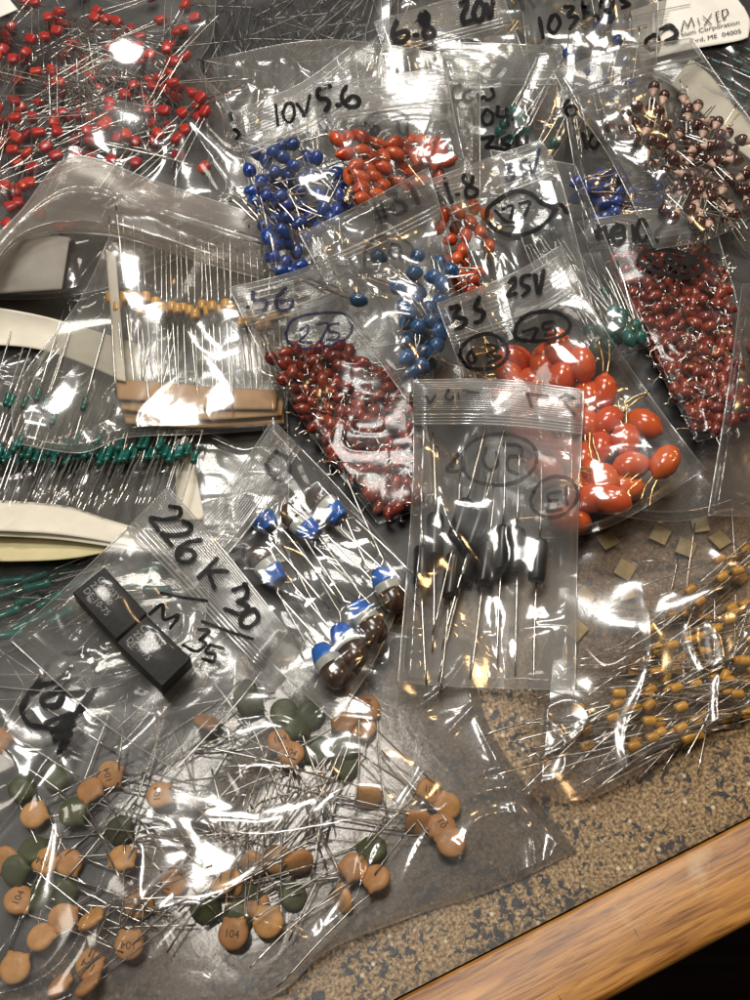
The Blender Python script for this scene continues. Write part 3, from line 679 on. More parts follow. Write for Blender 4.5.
def oak():
    m, N, L, b = newmat('oak_edge'); tc = N.new('ShaderNodeTexCoord'); mp = N.new('ShaderNodeMapping'); mp.inputs['Scale'].default_value = (16, 240, 240); L.new(tc.outputs['Object'], mp.inputs[0])
    n1 = N.new('ShaderNodeTexNoise'); n1.inputs['Scale'].default_value = 1.6; n1.inputs['Detail'].default_value = 5; n1.inputs['Distortion'].default_value = .7; L.new(mp.outputs[0], n1.inputs['Vector'])
    m2 = N.new('ShaderNodeMapping'); m2.inputs['Scale'].default_value = (110, 1500, 1500); L.new(tc.outputs['Object'], m2.inputs[0])
    n2 = N.new('ShaderNodeTexNoise'); n2.inputs['Scale'].default_value = 1; n2.inputs['Detail'].default_value = 4; L.new(m2.outputs[0], n2.inputs['Vector'])
    a = N.new('ShaderNodeValToRGB'); e = a.color_ramp.elements; e[0].position = .32; e[0].color = (.22, .085, .016, 1); e[1].position = .68; e[1].color = (.52, .25, .06, 1); L.new(n1.outputs['Fac'], a.inputs[0])
    g = N.new('ShaderNodeValToRGB'); e = g.color_ramp.elements; e[0].position = .36; e[0].color = (.52, .44, .36, 1); e[1].position = .47; e[1].color = (1, 1, 1, 1); L.new(n2.outputs['Fac'], g.inputs[0])
    mx = N.new('ShaderNodeMix'); mx.data_type = 'RGBA'; mx.blend_type = 'MULTIPLY'; mx.inputs['Factor'].default_value = .8
    A = [q for q in mx.inputs if q.type == 'RGBA']; L.new(a.outputs[0], A[0]); L.new(g.outputs[0], A[1])
    # scuffs and small dents
    n3 = N.new('ShaderNodeTexNoise'); n3.inputs['Scale'].default_value = 60; n3.inputs['Detail'].default_value = 6; L.new(tc.outputs['Object'], n3.inputs['Vector'])
    th = N.new('ShaderNodeMapRange'); th.inputs['From Min'].default_value = .62; th.inputs['From Max'].default_value = .72; th.inputs['To Max'].default_value = .55; L.new(n3.outputs['Fac'], th.inputs['Value'])
    m3 = N.new('ShaderNodeMix'); m3.data_type = 'RGBA'; L.new(th.outputs[0], m3.inputs['Factor']); A3 = [q for q in m3.inputs if q.type == 'RGBA']
    L.new([q for q in mx.outputs if q.type == 'RGBA'][0], A3[0]); A3[1].default_value = (.50, .36, .2, 1)
    L.new([q for q in m3.outputs if q.type == 'RGBA'][0], b.inputs['Base Color']); b.inputs['Roughness'].default_value = .38
    # short knife cuts across the strip
    m4 = N.new('ShaderNodeMapping'); m4.inputs['Scale'].default_value = (700, 60, 60); m4.inputs['Rotation'].default_value = (0, 0, .3); L.new(tc.outputs['Object'], m4.inputs[0])
    n4 = N.new('ShaderNodeTexNoise'); n4.inputs['Scale'].default_value = 1; n4.inputs['Detail'].default_value = 1; L.new(m4.outputs[0], n4.inputs['Vector'])
    t4 = N.new('ShaderNodeMapRange'); t4.inputs['From Min'].default_value = .745; t4.inputs['From Max'].default_value = .78; t4.inputs['To Max'].default_value = .8; L.new(n4.outputs['Fac'], t4.inputs['Value'])
    m5 = N.new('ShaderNodeMix'); m5.data_type = 'RGBA'; L.new(t4.outputs[0], m5.inputs['Factor']); A5 = [q for q in m5.inputs if q.type == 'RGBA']
    L.new([q for q in m3.outputs if q.type == 'RGBA'][0], A5[0]); A5[1].default_value = (.06, .03, .012, 1)
    L.new([q for q in m5.outputs if q.type == 'RGBA'][0], b.inputs['Base Color'])
    bp = N.new('ShaderNodeBump'); bp.inputs['Strength'].default_value = .3; bp.inputs['Distance'].default_value = .0004; L.new(n2.outputs['Fac'], bp.inputs['Height']); L.new(bp.outputs[0], b.inputs['Normal'])
    return m
bench()
# ------------------------------------------------------------------ the pile, from the bottom up
LAMP1 = (-.14, .17, .95); LAMP2 = (.02, .62, .85)
# dark sheet added under the pile to stand for the shaded gaps
sheet('gap_shade_sheet', 'dark grey sheet added under the pile for the shade between the bags', 'shade sheet', [(-90, -80), (375, -90), (840, -80)], [(-90, 1000), (60, 940), (200, 790), (360, 640), (560, 520), (840, 400)], 'gapshade', wr=.5, lift=.3, sigma=2)
# big clear bag of ceramic discs
b = Bag('parts_bag', 'large clear bag of orange and green discs at the front with a circled 81', [(-90, 610), (200, 590), (470, 640)], [(-90, 1045), (120, 1050), (266, 1002), (330, 950), (420, 915), (500, 889), (578, 852)],
        right=[(470, 640), (487, 720), (530, 790), (578, 852)], wr=1.5, ws=26, seed=3, cat='parts bag', step=2.2, mat='front')
DN = 'orange ceramic disc capacitor among the discs in the front bag'
for x, y in [(110,775),(159,795),(280,741),(45,862),(138,904),(90,965),(129,945),(233,934),(291,754),(368,707),(363,727),(429,791),(442,827),(19,900)]:
    b.add('discn', x, y, toward(235, 850, x, y, .9), rng.choice([.5, 1.2, 1.8]), tilt=rng.uniform(-.25, .05), roll=rng.uniform(-.35, .35), label='orange ceramic disc numbered 104 in the large front bag', group='orange discs numbered 104')
for x, y in [(206,722),(90,790),(69,863),(41,937),(63,919),(91,919),(174,883),(224,883),(15,968),(88,985),(34,815),(254,865),(278,860),(-2,740),(268,922),(344,720),(369,797),(448,806),(451,842),(419,822),(354,867),(376,878),(343,899),(235,932),(255,903),(234,883),(122,858),(300,862),(5,860),(60,985)]:
    b.add('disc', x, y, toward(235, 850, x, y, .9), rng.choice([.2, .9, 1.6]), tilt=rng.uniform(-.3, .05), roll=rng.choice([rng.uniform(-.4, .4), rng.uniform(-.5, .5), rng.uniform(.6, 1.1)]), label='plain orange ceramic disc capacitor in the large front bag', group='plain orange discs')
for x, y in [(73,812),(33,850),(63,893),(119,831),(37,896),(15,870),(243,691),(250,703),(205,908),(237,919),(56,777),(22,788),(297,725),(311,714),(347,747),(345,765),(318,750),(372,849),(284,712),(293,896),(248,899)]:
    b.add('green', x, y, toward(235, 840, x, y, .9), rng.choice([0, .3, .8]), tilt=rng.uniform(-.2, .05), label='dark green ceramic disc capacitor in the large front bag', group='green discs')
for k in range(70):
    x, y = (rng.gauss(225, 85), rng.gauss(800, 55)) if k < 38 else (rng.gauss(70, 90), rng.gauss(690, 45)); a = rng.gauss(-.55, .45) if rng.random() < .6 else rng.uniform(0, PI)
    b.add('cutwire', x, y, (math.cos(a), math.sin(a)), rng.uniform(2, 12), tilt=rng.uniform(-.05, .05), label='bright cut wire lead among the discs in the front bag', group='cut wire leads in the front bag', cat='wire')
b.back = .13
b.mirror = [(255, 842, 24, 10, .25, LAMP1), (330, 818, 14, 5, .3, LAMP1), (205, 985, 12, 5, .3, LAMP1), (345, 700, 9, 5, -.6, LAMP1)]
b.veil = [(60, 700, 150, 75, .10), (480, 780, 120, 90, .06), (120, 980, 160, 60, .05), (330, 700, 80, 60, .03)]
b.close(tent=7, seams=False, creases=[([(180,815),(250,835),(330,826),(420,815),(510,790),(573,832)], 2.6, 2.2), ([(165,738),(225,722),(285,716),(312,738)], 1.6, 1.2), ([(235,765),(290,768),(345,778)], 1.4, 1.2), ([(478,705),(500,770),(525,838)], 1.6, 1.0), ([(495,700),(540,790),(577,850)], 1.6, 1.0), ([(60,985),(150,960),(240,990)], 2, 3)])
b.write((0, 600), 3.75, [[(250,200),(190,230),(140,310),(90,380),(85,430),(110,465),(150,475),(220,480),(290,420),(350,330),(362,260),(320,205),(250,200)],
    [(240,330),(260,300),(305,300),(305,340),(260,350),(235,330),(200,345),(160,365),(165,395),(215,390),(235,345)], [(150,320),(220,300),(270,250)]], 5)
b.write((0, 600), 3.75, [[(170,460),(270,430),(190,500),(275,455),(200,525),(262,490),(220,572),(270,440)], [(130,340),(160,315)], [(290,420),(335,350)]], 5)

# big clear bag of yellow beads
b = Bag('parts_bag', 'large hazy bag of mustard yellow axial beads with long leads beside the speckled bench edge', [(560, 470), (660, 440), (820, 430)], [(528, 795), (590, 798), (660, 760), (750, 712), (830, 670)], mat='hazy', wr=1.0, ws=22, seed=8, cat='parts bag')
for x, y in [(597,507),(608,540),(641,497),(668,470+20),(585,596),(625,592),(660,535),(686,548),(600,610),(700,525),(625,500+70),(576,630),(720,540)]:
    b.add('chip', x, y, None, rng.uniform(0, 1), tilt=rng.uniform(-.1, .1), roll=rng.uniform(-.1, .1), label='flat square tan chip under the film beside the yellow beads', group='square tan chips', cat='chip')
P1 = [(722,577),(690,590),(731,608),(704,618),(673,615),(729,602+18),(735,613),(745,604),(657,649),(706,652),(711,660),(725,646+30),(744,661),(712,676),(719,692),(728,710-30),(673,667),(666,678),(676,688),(691,708-10),(704,697),(695,684),(681,707),(626,710),(613,719),(578,709),(587,730),(587,746),(635,740),(659,722),(660,733),(674,732),(681,708+20),(697,735),(688,738),(703,717),(725,718),(747,713),(728,693),(737,694),(740,655+5),(656,667+5),(670,690),(649,705),(648,630),(736,558+20),(700,637),(690,640),(672,645),(650,690)]
P1 += scatter([(590, 745), (610, 700), (690, 560), (755, 535), (755, 712), (650, 748)], 30, 9)
for x, y in P1:
    a = rng.gauss(-.42, .3) if rng.random() < .85 or y > 680 else rng.uniform(-1.9, -.9)
    b.add('bead', x, y, (math.cos(a), math.sin(a)), rng.choice([0, .8, 1.6, 2.4]), tilt=rng.uniform(-.06, .06), label='mustard yellow axial bead with long wire leads in the right front bag', group='yellow axial beads')
b.mirror = [(606, 660, 10, 7, .5, LAMP2), (690, 600, 14, 4, .4, LAMP2)]
b.close(tent=6, seams=False, creases=[([(575,640),(605,668),(640,650)], 2.5, 3)])
# smoky empty-looking film on the right
b = Bag('parts_bag', 'smoky empty plastic bag lying between the dark red bag and the yellow beads', [(560, 330), (660, 320), (790, 350)], [(590, 512), (690, 520), (800, 480)], mat='dark', wr=1.2, ws=26, seed=15, cat='parts bag'); b.close()
# white labelled bag at the top right, paper tape beside it
b = Bag('parts_bag', 'clear bag with a white MIXED label in the top right corner', [(600, -40), (820, -60)], [(640, 160), (860, 190)], mat='dark', wr=.8, ws=20, seed=9, cat='parts bag')
for x, y in [(722,45),(738,62),(728,80),(745,72),(716,62),(742,95),(734,52),(748,50)]:
    b.add('tealax', x, y, (1, .5), .3, label='teal axial capacitor in the bag under the white label', group='teal capacitors under the white label')
b.close()
KB = b
o = sheet('paper_label', None, None, [(628, 12), (680, -3), (728, -5), (744, 8)], [(640, 62), (690, 50), (735, 42), (748, 38)], 'label', right=[(744, 8), (750, 22), (748, 38)], parent=KB.film, lift=.4)
KB.T = H.copy()
KB.write((590, 0), 4.6875, [[(428,148),(440,95),(460,125),(475,80),(490,125)], [(505,85),(515,115)], [(530,75),(570,115)], [(570,65),(535,120)], [(590,60),(600,105)], [(588,60),(604,53)], [(593,82),(604,79)], [(598,105),(612,99)], [(618,49),(642,42),(650,62),(627,88)], [(618,49),(627,88)]], .9, smooth=False, name='label_writing')
KB.write((590, 0), 4.6875, [[(200,78),(330,48)], [(340,45),(470,20)], [(195,100),(290,80),(370,62)], [(215,128),(270,112)], [(280,108),(360,92)]], 1.1, 'ink_faint', smooth=False, name='label_print')
def print_on(bag, s, x0, y0, x1, y1, size, mat='ink'):
    """one line of printed lettering on a label, bent onto the surface"""
    me = text_mesh('label_print', s, 10, mat, align='LEFT'); n = len(me.vertices); c = np.zeros(n*3); me.vertices.foreach_get('co', c); c = c.reshape(-1, 3)/U
    k = 1/c[:, 0].max(); ux, uy = (x1-x0), (y1-y0); Ln = math.hypot(ux, uy); hx, hy = uy/Ln, -ux/Ln; hs = size/7.0
    px = x0+ux*c[:, 0]*k+hx*c[:, 1]*hs; py = y0+uy*c[:, 0]*k+hy*c[:, 1]*hs
    p = hit(bag.T, px, py, .3)*U; me.vertices.foreach_set('co', p.astype(np.float32).reshape(-1)); me.update(); link('label_print', me, bag.film)
print_on(KB, 'sium Corporation', 681, 34.5, 739.5, 22, 4.3); print_on(KB, 'ford, ME  04005', 690, 41.5, 741, 31, 4.3)
sheet('paper_tape', 'strip of white paper tape with a serrated edge right of the brown beads', 'tape', [(690, 60), (712, 78), (735, 108), (772, 135)], [(672, 84), (700, 112), (722, 136), (760, 168)], 'paper', wr=.4)

# brass-coloured parts, only their tips show along the top
b = Bag('parts_bag', 'clear bag of olive and brass coloured parts along the top edge of the pile', [(335, -60), (680, -70)], [(345, 45), (655, 55)], mat='film', seed=10, cat='parts bag')
for x, y in scatter([(380, -30), (660, -30), (640, 60), (500, 60), (390, 45)], 52, 9):
    b.add('olive', x, y, None, rng.choice([0, 1]), label='small olive bead capacitor with brassy leads along the top of the pile', group='olive bead capacitors')
b.close()
# dark clear bag holding loose grey leads
b = Bag('parts_bag', 'clear bag full of dull grey wire leads left of the bag marked 6.8', [(205, -50), (400, -50)], [(228, 170), (395, 120)], mat='dark', seed=12, wr=1.2, ws=22, cat='parts bag')
for k in range(170):
    x, y = rng.uniform(218, 400), rng.uniform(-20, 128); a = rng.gauss(-1.1, .5) if rng.random() < .65 else rng.uniform(0, PI)
    b.add('wire', x, y, (math.cos(a), math.sin(a)), rng.uniform(0, 10), tilt=rng.uniform(-.05, .05), label='dull grey wire lead in the dark clear bag at the top', group='loose grey wire leads', cat='wire')
b.close()
# 103K050
b = Bag('zip_bag', 'clear bag marked 103K050 with long-leaded blue drops at the top', [(515, -60), (660, -60)], [(535, 130), (655, 105)], seed=13, wr=.8)
for x, y in [(568,54),(602,22),(598,28),(610,18),(572,58),(618,40),(590,70),(605,80),(560,80),(575,90),(625,62),(630,85),(612,95),(596,92)]:
    b.add('bluelong', x, y, (rng.uniform(-.4, .4), rng.choice([1, -1, 1])), rng.choice([0, 1, 2]), label='blue drop capacitor with long leads in the bag marked 103K050', group='long-leaded blue drops')
b.close()
b.write((480, 0), 2.778, [[(165,50),(175,105)], [(200,45),(190,75),(205,92),(222,65),(212,42),(200,45)], [(235,20),(260,20),(245,45),(270,50),(250,80)], [(285,5),(290,48)], [(320,0),(288,28),(328,45)], [(345,-5),(335,15),(355,28),(372,5),(345,-5)], [(410,-10),(392,0),(415,12),(395,22)]], 4)
b.write((480, 0), 2.778, [[(110,-10),(120,25)], [(132,-8),(150,20)]], 4, 'ink_faint')
# 6.8 20V
b = Bag('zip_bag', 'clear zip bag marked 6.8 20V with a circled 33', [(374, 22), (440, 2), (500, -14)], [(400, 135), (540, 100)], left=[(374, 22), (384, 55), (400, 135)], right=[(500, -14), (515, 30), (540, 100)], seed=14, head=.30, headhaze=.18, wr=.5)
b.close(zips=[(.27, .33, 3, .3), (.04, .22, 9, .10)])
b.write((370, 0), 4.6875, [[(130,90),(108,140),(115,185),(150,195),(180,170),(165,145),(125,160)], [(215,165)], [(270,110),(250,60),(235,75),(245,110),(285,130),(302,160),(270,175),(250,155),(265,120),(275,80),(258,55)], [(425,15),(450,0),(455,25),(435,70),(440,105),(475,95)], [(500,15),(485,60),(500,95),(525,85),(535,40),(515,5),(500,15)], [(545,20),(560,85),(578,0)]], 5)
b.write((370, 0), 4.6875, [[(130,360),(135,310),(170,265),(220,240),(270,240),(305,275)], [(320,300),(325,370)], [(430,190),(510,200)]], 4)
b.write((370, 0), 4.6875, [[(160,325),(195,320),(185,350),(205,375),(175,405)], [(240,315),(275,310),(250,340),(280,350),(255,385)], [(140,400),(165,385),(175,410),(150,450),(145,465),(195,470)], [(220,418),(205,455),(220,475),(240,455),(235,420),(220,418)], [(255,420),(275,470),(315,400)]], 4, 'ink_faint')
# CCW 104 Z5L
b = Bag('zip_bag', 'clear zip bag marked CCW 104 Z5L holding teal parts', [(441, 42), (560, 46)], [(466, 230), (592, 215)], left=[(441, 42), (450, 120), (466, 230)], right=[(560, 46), (572, 120), (592, 215)], seed=16, head=.22, headhaze=.12, wr=.8)
for x, y in [(514,112),(505,124),(516,122),(554,144),(500,132),(524,132),(535,150),(510,140),(545,165),(520,120)]:
    b.add('teal', x, y, (-.6, .8), rng.choice([0, 1, 2]), tilt=0, label='teal drop capacitor with long leads in the bag marked CCW', group='teal drops in the CCW bag')
b.close(zips=[(.20, .23, 2, .3), (.05, .15, 6, .14)])
b.write((370, 0), 4.6875, [[(425,400),(395,410),(385,450),(400,475),(430,470)], [(470,425),(445,435),(440,465),(460,475),(482,465)], [(505,440),(510,470),(535,455),(550,470),(580,450),(570,415)], [(478,510),(490,580)], [(545,515),(525,550),(540,585),(570,575),(575,535),(548,515)], [(600,500),(600,545),(665,545)], [(640,510),(645,575)]], 3.6, smooth=True)
b.write((370, 0), 4.6875, [[(525,650),(580,640),(545,690),(595,697)], [(660,640),(620,650),(625,675),(652,682),(645,705),(610,700)], [(690,640),(690,690),(745,685)], [(735,640),(735,700)]], 4.2, smooth=False)
# empty crumpled bags that fill the gaps
b = Bag('parts_bag', 'empty crumpled clear bag behind the blue drops and the orange drops', [(205, 60), (330, 40), (480, 60)], [(215, 330), (330, 350), (480, 330)], seed=41, wr=1.8, ws=15, mat='milky', cat='parts bag'); b.back = .16; b.close()
b = Bag('parts_bag', 'empty crumpled clear bag under the teal capacitors on white tape', [(-70, 205), (120, 215), (285, 250)], [(-70, 585), (120, 590), (290, 560)], seed=42, wr=1.8, ws=16, mat='milky', cat='parts bag'); b.back = .12; b.close()
# red box-shaped capacitors, top left
b = Bag('parts_bag', 'large clear bag of small bright red capacitors with long leads in the top left corner', [(-70, -70), (217, -70)], [(-70, 300), (100, 290), (265, 212)], right=[(217, -70), (214, 30), (200, 68), (232, 112), (265, 212)], seed=18, wr=1.1, ws=24, cat='parts bag')
RP = [(25,2),(57,17),(57,31),(50,26),(72,45),(64,55),(95,18),(107,20),(117,22),(116,36),(130,30),(130,39),(140,37),(115,58),(108,58),(119,55),(6,36),(3,50),(17,80),(53,73),(50,85),(61,98),(40,103),(80,102),(88,107),(110,110),(134,86),(145,99),(160,78),(173,83),(169,63),(183,30),(177,32),(185,5),(192,93),(201,98),(205,112),(199,117),(176,98),(164,111),(152,110),(57,132),(54,122),(46,147),(56,156),(75,141),(87,131),(95,147),(104,126),(107,122),(126,135),(158,134),(168,127),(11,133),(4,142),(27,134),(2,143),(13,150),(112,160),(14,190),(5,186),(18,203),(10,207),(60,228),(70,227),(178,156),(204,168),(2,122),(33,168),(30,183),(85,60),(170,45),(150,55),(25,60),(90,78),(70,118),(8,225),(40,215),(125,95),(185,130),(142,60),(150,80),(20,108),(100,90)]
RP += scatter([(-20, -20), (205, -20), (195, 70), (225, 120), (150, 165), (60, 160), (0, 215), (-20, 200)], 75, 12)
for x, y in RP:
    b.add('red', x, y, None if rng.random() < .35 else toward(90, 75, x, y, .8), rng.choice([.2, 1.2, 2.4, 3.4]), tilt=rng.uniform(-.2, .1), label='small bright red box capacitor with long leads in the top left bag', group='small red capacitors')
b.mirror = [(225, 165, 5, 16, .6, LAMP2), (165, 132, 7, 4, .5, LAMP2)]
b.close(tent=6, creases=[([(172,105),(205,150),(236,197)], 1.6, 1.2), ([(150,146),(165,133),(178,124)], 1.6, 1.6), ([(214,60),(200,68),(150,40)], 1.2, 1)])
sheet('paper_label', 'corner of a white paper label at the top left edge', 'label', [(-40, -10), (8, -2)], [(-40, 35), (18, 10)], 'label')
# loose teal axials, left
b = Bag('parts_bag', 'clear bag of teal axial capacitors lying sideways at the left edge', [(-60, 545), (120, 540), (215, 560)], [(-60, 680), (80, 690), (200, 650)], seed=19, wr=.8, cat='parts bag')
for x, y in [(37,586),(36,577),(50,601),(41,618),(62,616),(75,584),(7,614),(60,573),(153,569),(157,590),(160,560),(15,580),(5,595),(25,625),(90,600),(10,635),(100,575),(120,590),(28,600)]:
    a = rng.gauss(-.2, .2); b.add('teallong', x, y, (math.cos(a), math.sin(a)), rng.choice([0, .8, 1.6]), tilt=0, label='teal axial capacitor lying sideways at the left edge', group='sideways teal axials')
b.close()
# taped teal axials
sheet('paper_tape', 'cream paper tape folded under the white tape of the teal capacitors', 'tape', [(-60, 528), (60, 530), (150, 530)], [(-60, 562), (60, 560), (135, 546)], 'cream', wr=.7, lift=.8)
sheet('paper_tape', 'upper white paper tape holding the leads of the teal capacitors at the left edge', 'tape', [(-60, 300), (40, 316), (140, 345)], [(-60, 345), (40, 350), (140, 388)], 'paper', wr=.6)
lo = sheet('paper_tape', 'lower white paper tape holding the leads of the teal capacitors', 'tape', [(-60, 498), (56, 505), (112, 521), (175, 540)], [(-60, 534), (50, 539), (123, 549), (170, 556)], 'paper', wr=.6, pile=False)
sheet('paper_tape', 'white paper tape standing upright between the teal leads and the 226 K 30 bag', 'tape', [(176, 440), (190, 440)], [(176, 520), (205, 520)], 'paper', wr=.4, lift=.8)
tb = Bag.__new__(Bag); tb.Hs = gauss(dilate(H, 2), 3)+.6; tb.Hc = H.copy()
for x in range(-12, 190, 5):
    for k in (0, 1):
        xx = x+rng.uniform(-3, 3)+k*4; yy = 455+rng.uniform(-6, 5)-k*rng.choice([0, 14, 40, 55])
        tb.add('tealax', xx, yy, (.27+rng.uniform(-.04, .04), -1), .4+k*1.2, tilt=0, roll=0, label='teal axial capacitor in the row taped between white paper strips', group='taped teal capacitors')
H = np.maximum(H, gauss(tb.Hc, 1.0))
sheet('paper_tape', 'front white paper tape over the lower ends of the teal leads', 'tape', [(-60, 501), (56, 507), (112, 523), (172, 540)], [(-60, 529), (50, 534), (123, 545), (168, 553)], 'paper', wr=.7, lift=.3, sigma=3)
# flap bag with kraft-taped yellow axials
b = Bag('zip_bag', 'frosted bag with a folded mouth, holding yellow axials on brown kraft tape', [(112, 232), (190, 245), (278, 262)], [(13, 443), (80, 453), (125, 438), (205, 434), (288, 428)], left=[(112, 232), (80, 300), (18, 385), (13, 443)], right=[(278, 262), (280, 340), (288, 428)], mat='milky', seed=20, wr=1.2, ws=18, headhaze=.1)
K1 = b
for i, x in enumerate(list(range(112, 238, 6))):
    xx = x+rng.uniform(-2, 2); yy = 303+(x-112)*.085+rng.uniform(-9, 9)
    b.add('taped', xx, yy, (-.03+rng.uniform(-.05, .05), -1), .6+.8*(i % 3), tilt=0, roll=0, label='yellow axial capacitor in the row held by brown kraft tape', group='yellow capacitors on kraft tape')
for i in range(16):
    b.add('taped', 240+i*2.2, 318+rng.uniform(-6, 8), (-.03+rng.uniform(-.05, .05), -1), .2, tilt=0, roll=0, label='yellow axial capacitor in the row held by brown kraft tape', group='yellow capacitors on kraft tape') if i % 3 == 0 else None
H0 = H.copy(); H = np.maximum(H, gauss(b.Hc, 1.5))
for k, (lab, t, bt) in enumerate([('lowest brown kraft tape strip under the yellow axials', [(122, 404), (200, 414), (284, 408)], [(126, 424), (200, 428), (284, 424)]),
        ('middle brown kraft tape strip, its end stepping down to the right', [(118, 392), (200, 404), (284, 398)], [(122, 410), (200, 420), (282, 416)]),
        ('topmost brown kraft tape strip across the leads of the yellow axials', [(116, 380), (160, 383), (216, 388), (278, 391)], [(118, 400), (160, 402), (216, 409), (276, 410)])]):
    sheet('kraft_tape', lab, 'tape', t, bt, 'kraft', wr=.5, lift=.4, sigma=3, thick=.5)
sheet('paper_tape', 'narrow white paper strip standing beside the yellow axials', 'tape', [(106, 250), (116, 255)], [(116, 380), (126, 382)], 'paper', lift=.4)
b.Hc = np.maximum(b.Hc, H); H = H0
b.mirror = [(200, 345, 4, 11, .7, LAMP2), (60, 400, 8, 14, -.3, LAMP1)]
b.close(tent=6)
def mouth(s, F, X, Y): return F+3.5
sheet('paper_label', 'pale grey paper panel under the folded bag mouth at the left edge', 'label', [(-40, 226), (70, 238)], [(-40, 296), (62, 290)], 'greypaper', wr=.4)
f = Bag('zip_bag_mouth', '', [(-20, 252), (20, 212), (72, 157), (160, 183), (278, 222)], [(-20, 292), (22, 240), (110, 236), (200, 262), (273, 282)], mat='frost', seed=21, wr=1.0, ws=20, head=.45, headhaze=.16)
f.close(zips=[(.40, .46, 2, .35)], extra=mouth, edge=6); 
f.film.name = 'folded_mouth'; f.film.parent = K1.root; bpy.data.objects.remove(f.root)

# 10V blue drops
b = Bag('zip_bag', 'clear zip bag marked 10V holding royal blue drops', [(232, 112), (300, 84), (354, 44)], [(272, 280), (375, 225)], left=[(232, 112), (246, 170), (272, 280)], seed=22, head=.26, headhaze=.24, wr=.5, mat='crisp')
for x, y in scatter([(246, 150), (262, 150), (285, 140), (312, 155), (345, 172), (356, 195), (340, 215), (310, 235), (300, 272), (278, 275), (262, 230), (250, 190)], 54, 10.3):
    b.add('blue', x, y, None, rng.choice([0, 1, 1.8]), label='royal blue drop capacitor in the bag marked 10V', group='blue drops in the 10V bag')
b.close(zips=[(.05, .18, 8, .14), (.24, .27, 2, .3)])
b.write((230, 60), 4.6875, [[(215,210),(218,250),(225,305)], [(262,212),(248,250),(262,285),(285,290),(302,255),(295,210),(270,203),(258,218)], [(312,205),(335,235),(350,265),(362,220),(374,165)]], 3.1)
b.write((230, 60), 4.6875, [[(5,250),(10,280)], [(20,325),(42,345),(30,370)]], 3.5)
# 5.6 orange drops
b = Bag('zip_bag', 'clear zip bag marked 5.6 packed with orange drops', [(314, 84), (380, 76), (446, 68)], [(362, 208), (470, 185)], left=[(314, 84), (329, 130), (362, 208)], right=[(446, 68), (455, 120), (470, 185)], seed=23, head=.28, headhaze=.24, wr=.7)
for x, y in scatter([(336, 138), (350, 132), (390, 142), (432, 140), (450, 165), (445, 180), (400, 186), (362, 200), (350, 178)], 46, 10.5):
    a = rng.uniform(0, 2*PI); b.add('orange', x, y, (math.cos(a), .6*math.sin(a)), rng.choice([0, 1, 1.6]), label='orange drop capacitor in the bag marked 5.6', group='orange drops in the 5.6 bag')
b.close(zips=[(.26, .29, 2, .3), (.03, .2, 6, .12)])
b.write((230, 60), 4.6875, [[(470,122),(412,142),(418,180),(450,182),(465,205),(448,238)], [(508,212)], [(545,125),(525,160),(530,195),(560,220),(597,215),(604,185),(575,170),(548,190)]], 4.6, smooth=True)
b.write((370, 0), 4.6875, [[(-30,590),(0,545),(60,525),(130,525),(185,560)], [(20,590),(10,615),(30,635),(40,600),(20,590)], [(130,570),(140,620),(170,630),(175,580)]], 3.4, 'ink_faint')
# blue drops, 6 / 10
b = Bag('zip_bag', 'clear bag marked 6 over 10 with navy blue drops, under the brown beads', [(562, 92), (660, 82)], [(588, 250), (690, 240)], seed=24, wr=.9)
for x, y in scatter([(572, 180), (600, 172), (660, 185), (665, 215), (590, 222), (578, 205)], 24, 9):
    b.add('blue', x, y, (-1, rng.uniform(-.1, .5)), rng.choice([0, 1]), label='navy blue drop capacitor in the bag marked 6 over 10', group='blue drops under the brown beads')
b.close()
b.write((480, 0), 2.778, [[(250,270),(235,295),(245,320),(268,315),(262,295),(240,300)], [(285,370),(295,412)], [(312,375),(303,400),(320,412),(335,388)]], 3.6)
# dark red 195 bag
b = Bag('zip_bag', 'clear zip bag with a circled 195, packed with dark red drops on the right', [(577, 222), (640, 212), (708, 200)], [(697, 442), (720, 436)], left=[(577, 222), (596, 255), (640, 335), (697, 442)], right=[(708, 200), (722, 250), (738, 310), (738, 380), (720, 436)], seed=25, head=.12, headhaze=.18, wr=.5, mat='dull')
poly = [(612, 255), (640, 252), (705, 252), (722, 275), (734, 310), (733, 390), (716, 430), (698, 430), (668, 378), (640, 325)]
for x, y in scatter(poly, 165, 7.6, 12000):
    b.add('darkred', x, y, None, rng.choice([0, .9, 1.7]), tilt=rng.uniform(-.4, .2), roll=rng.uniform(-1, 1), label='dark red drop capacitor in the right-hand bag with the circled 195', group='dark red drops in the 195 bag')
b.close(zips=[(.10, .12, 2, .3)])
b.write((560, 200), 4.6875, [[(165,150),(215,128)], [(175,210),(180,120)], [(210,125),(227,205)], [(168,175),(232,165)], [(270,115),(240,150),(260,195),(300,180),(295,125),(262,118)], [(235,165),(300,150)], [(340,120),(350,190)], [(375,95),(360,140),(385,195),(412,150),(395,95),(372,97)], [(420,152)], [(450,150),(455,195)], [(455,150),(490,110)]], 3.8)
b.write((560, 200), 4.6875, [[(365,285),(395,245),(500,235),(600,258),(662,300),(650,340),(580,362),(480,345),(400,312),(365,285)], [(420,262),(460,305)], [(560,330),(520,300),(490,268),(520,262),(540,290)], [(640,300),(590,275),(560,285),(610,310),(590,335)]], 4.2)
b.write((560, 200), 4.6875, [[(610,235),(660,255),(740,262)], [(680,255),(735,300)]], 5, 'ink_faint')
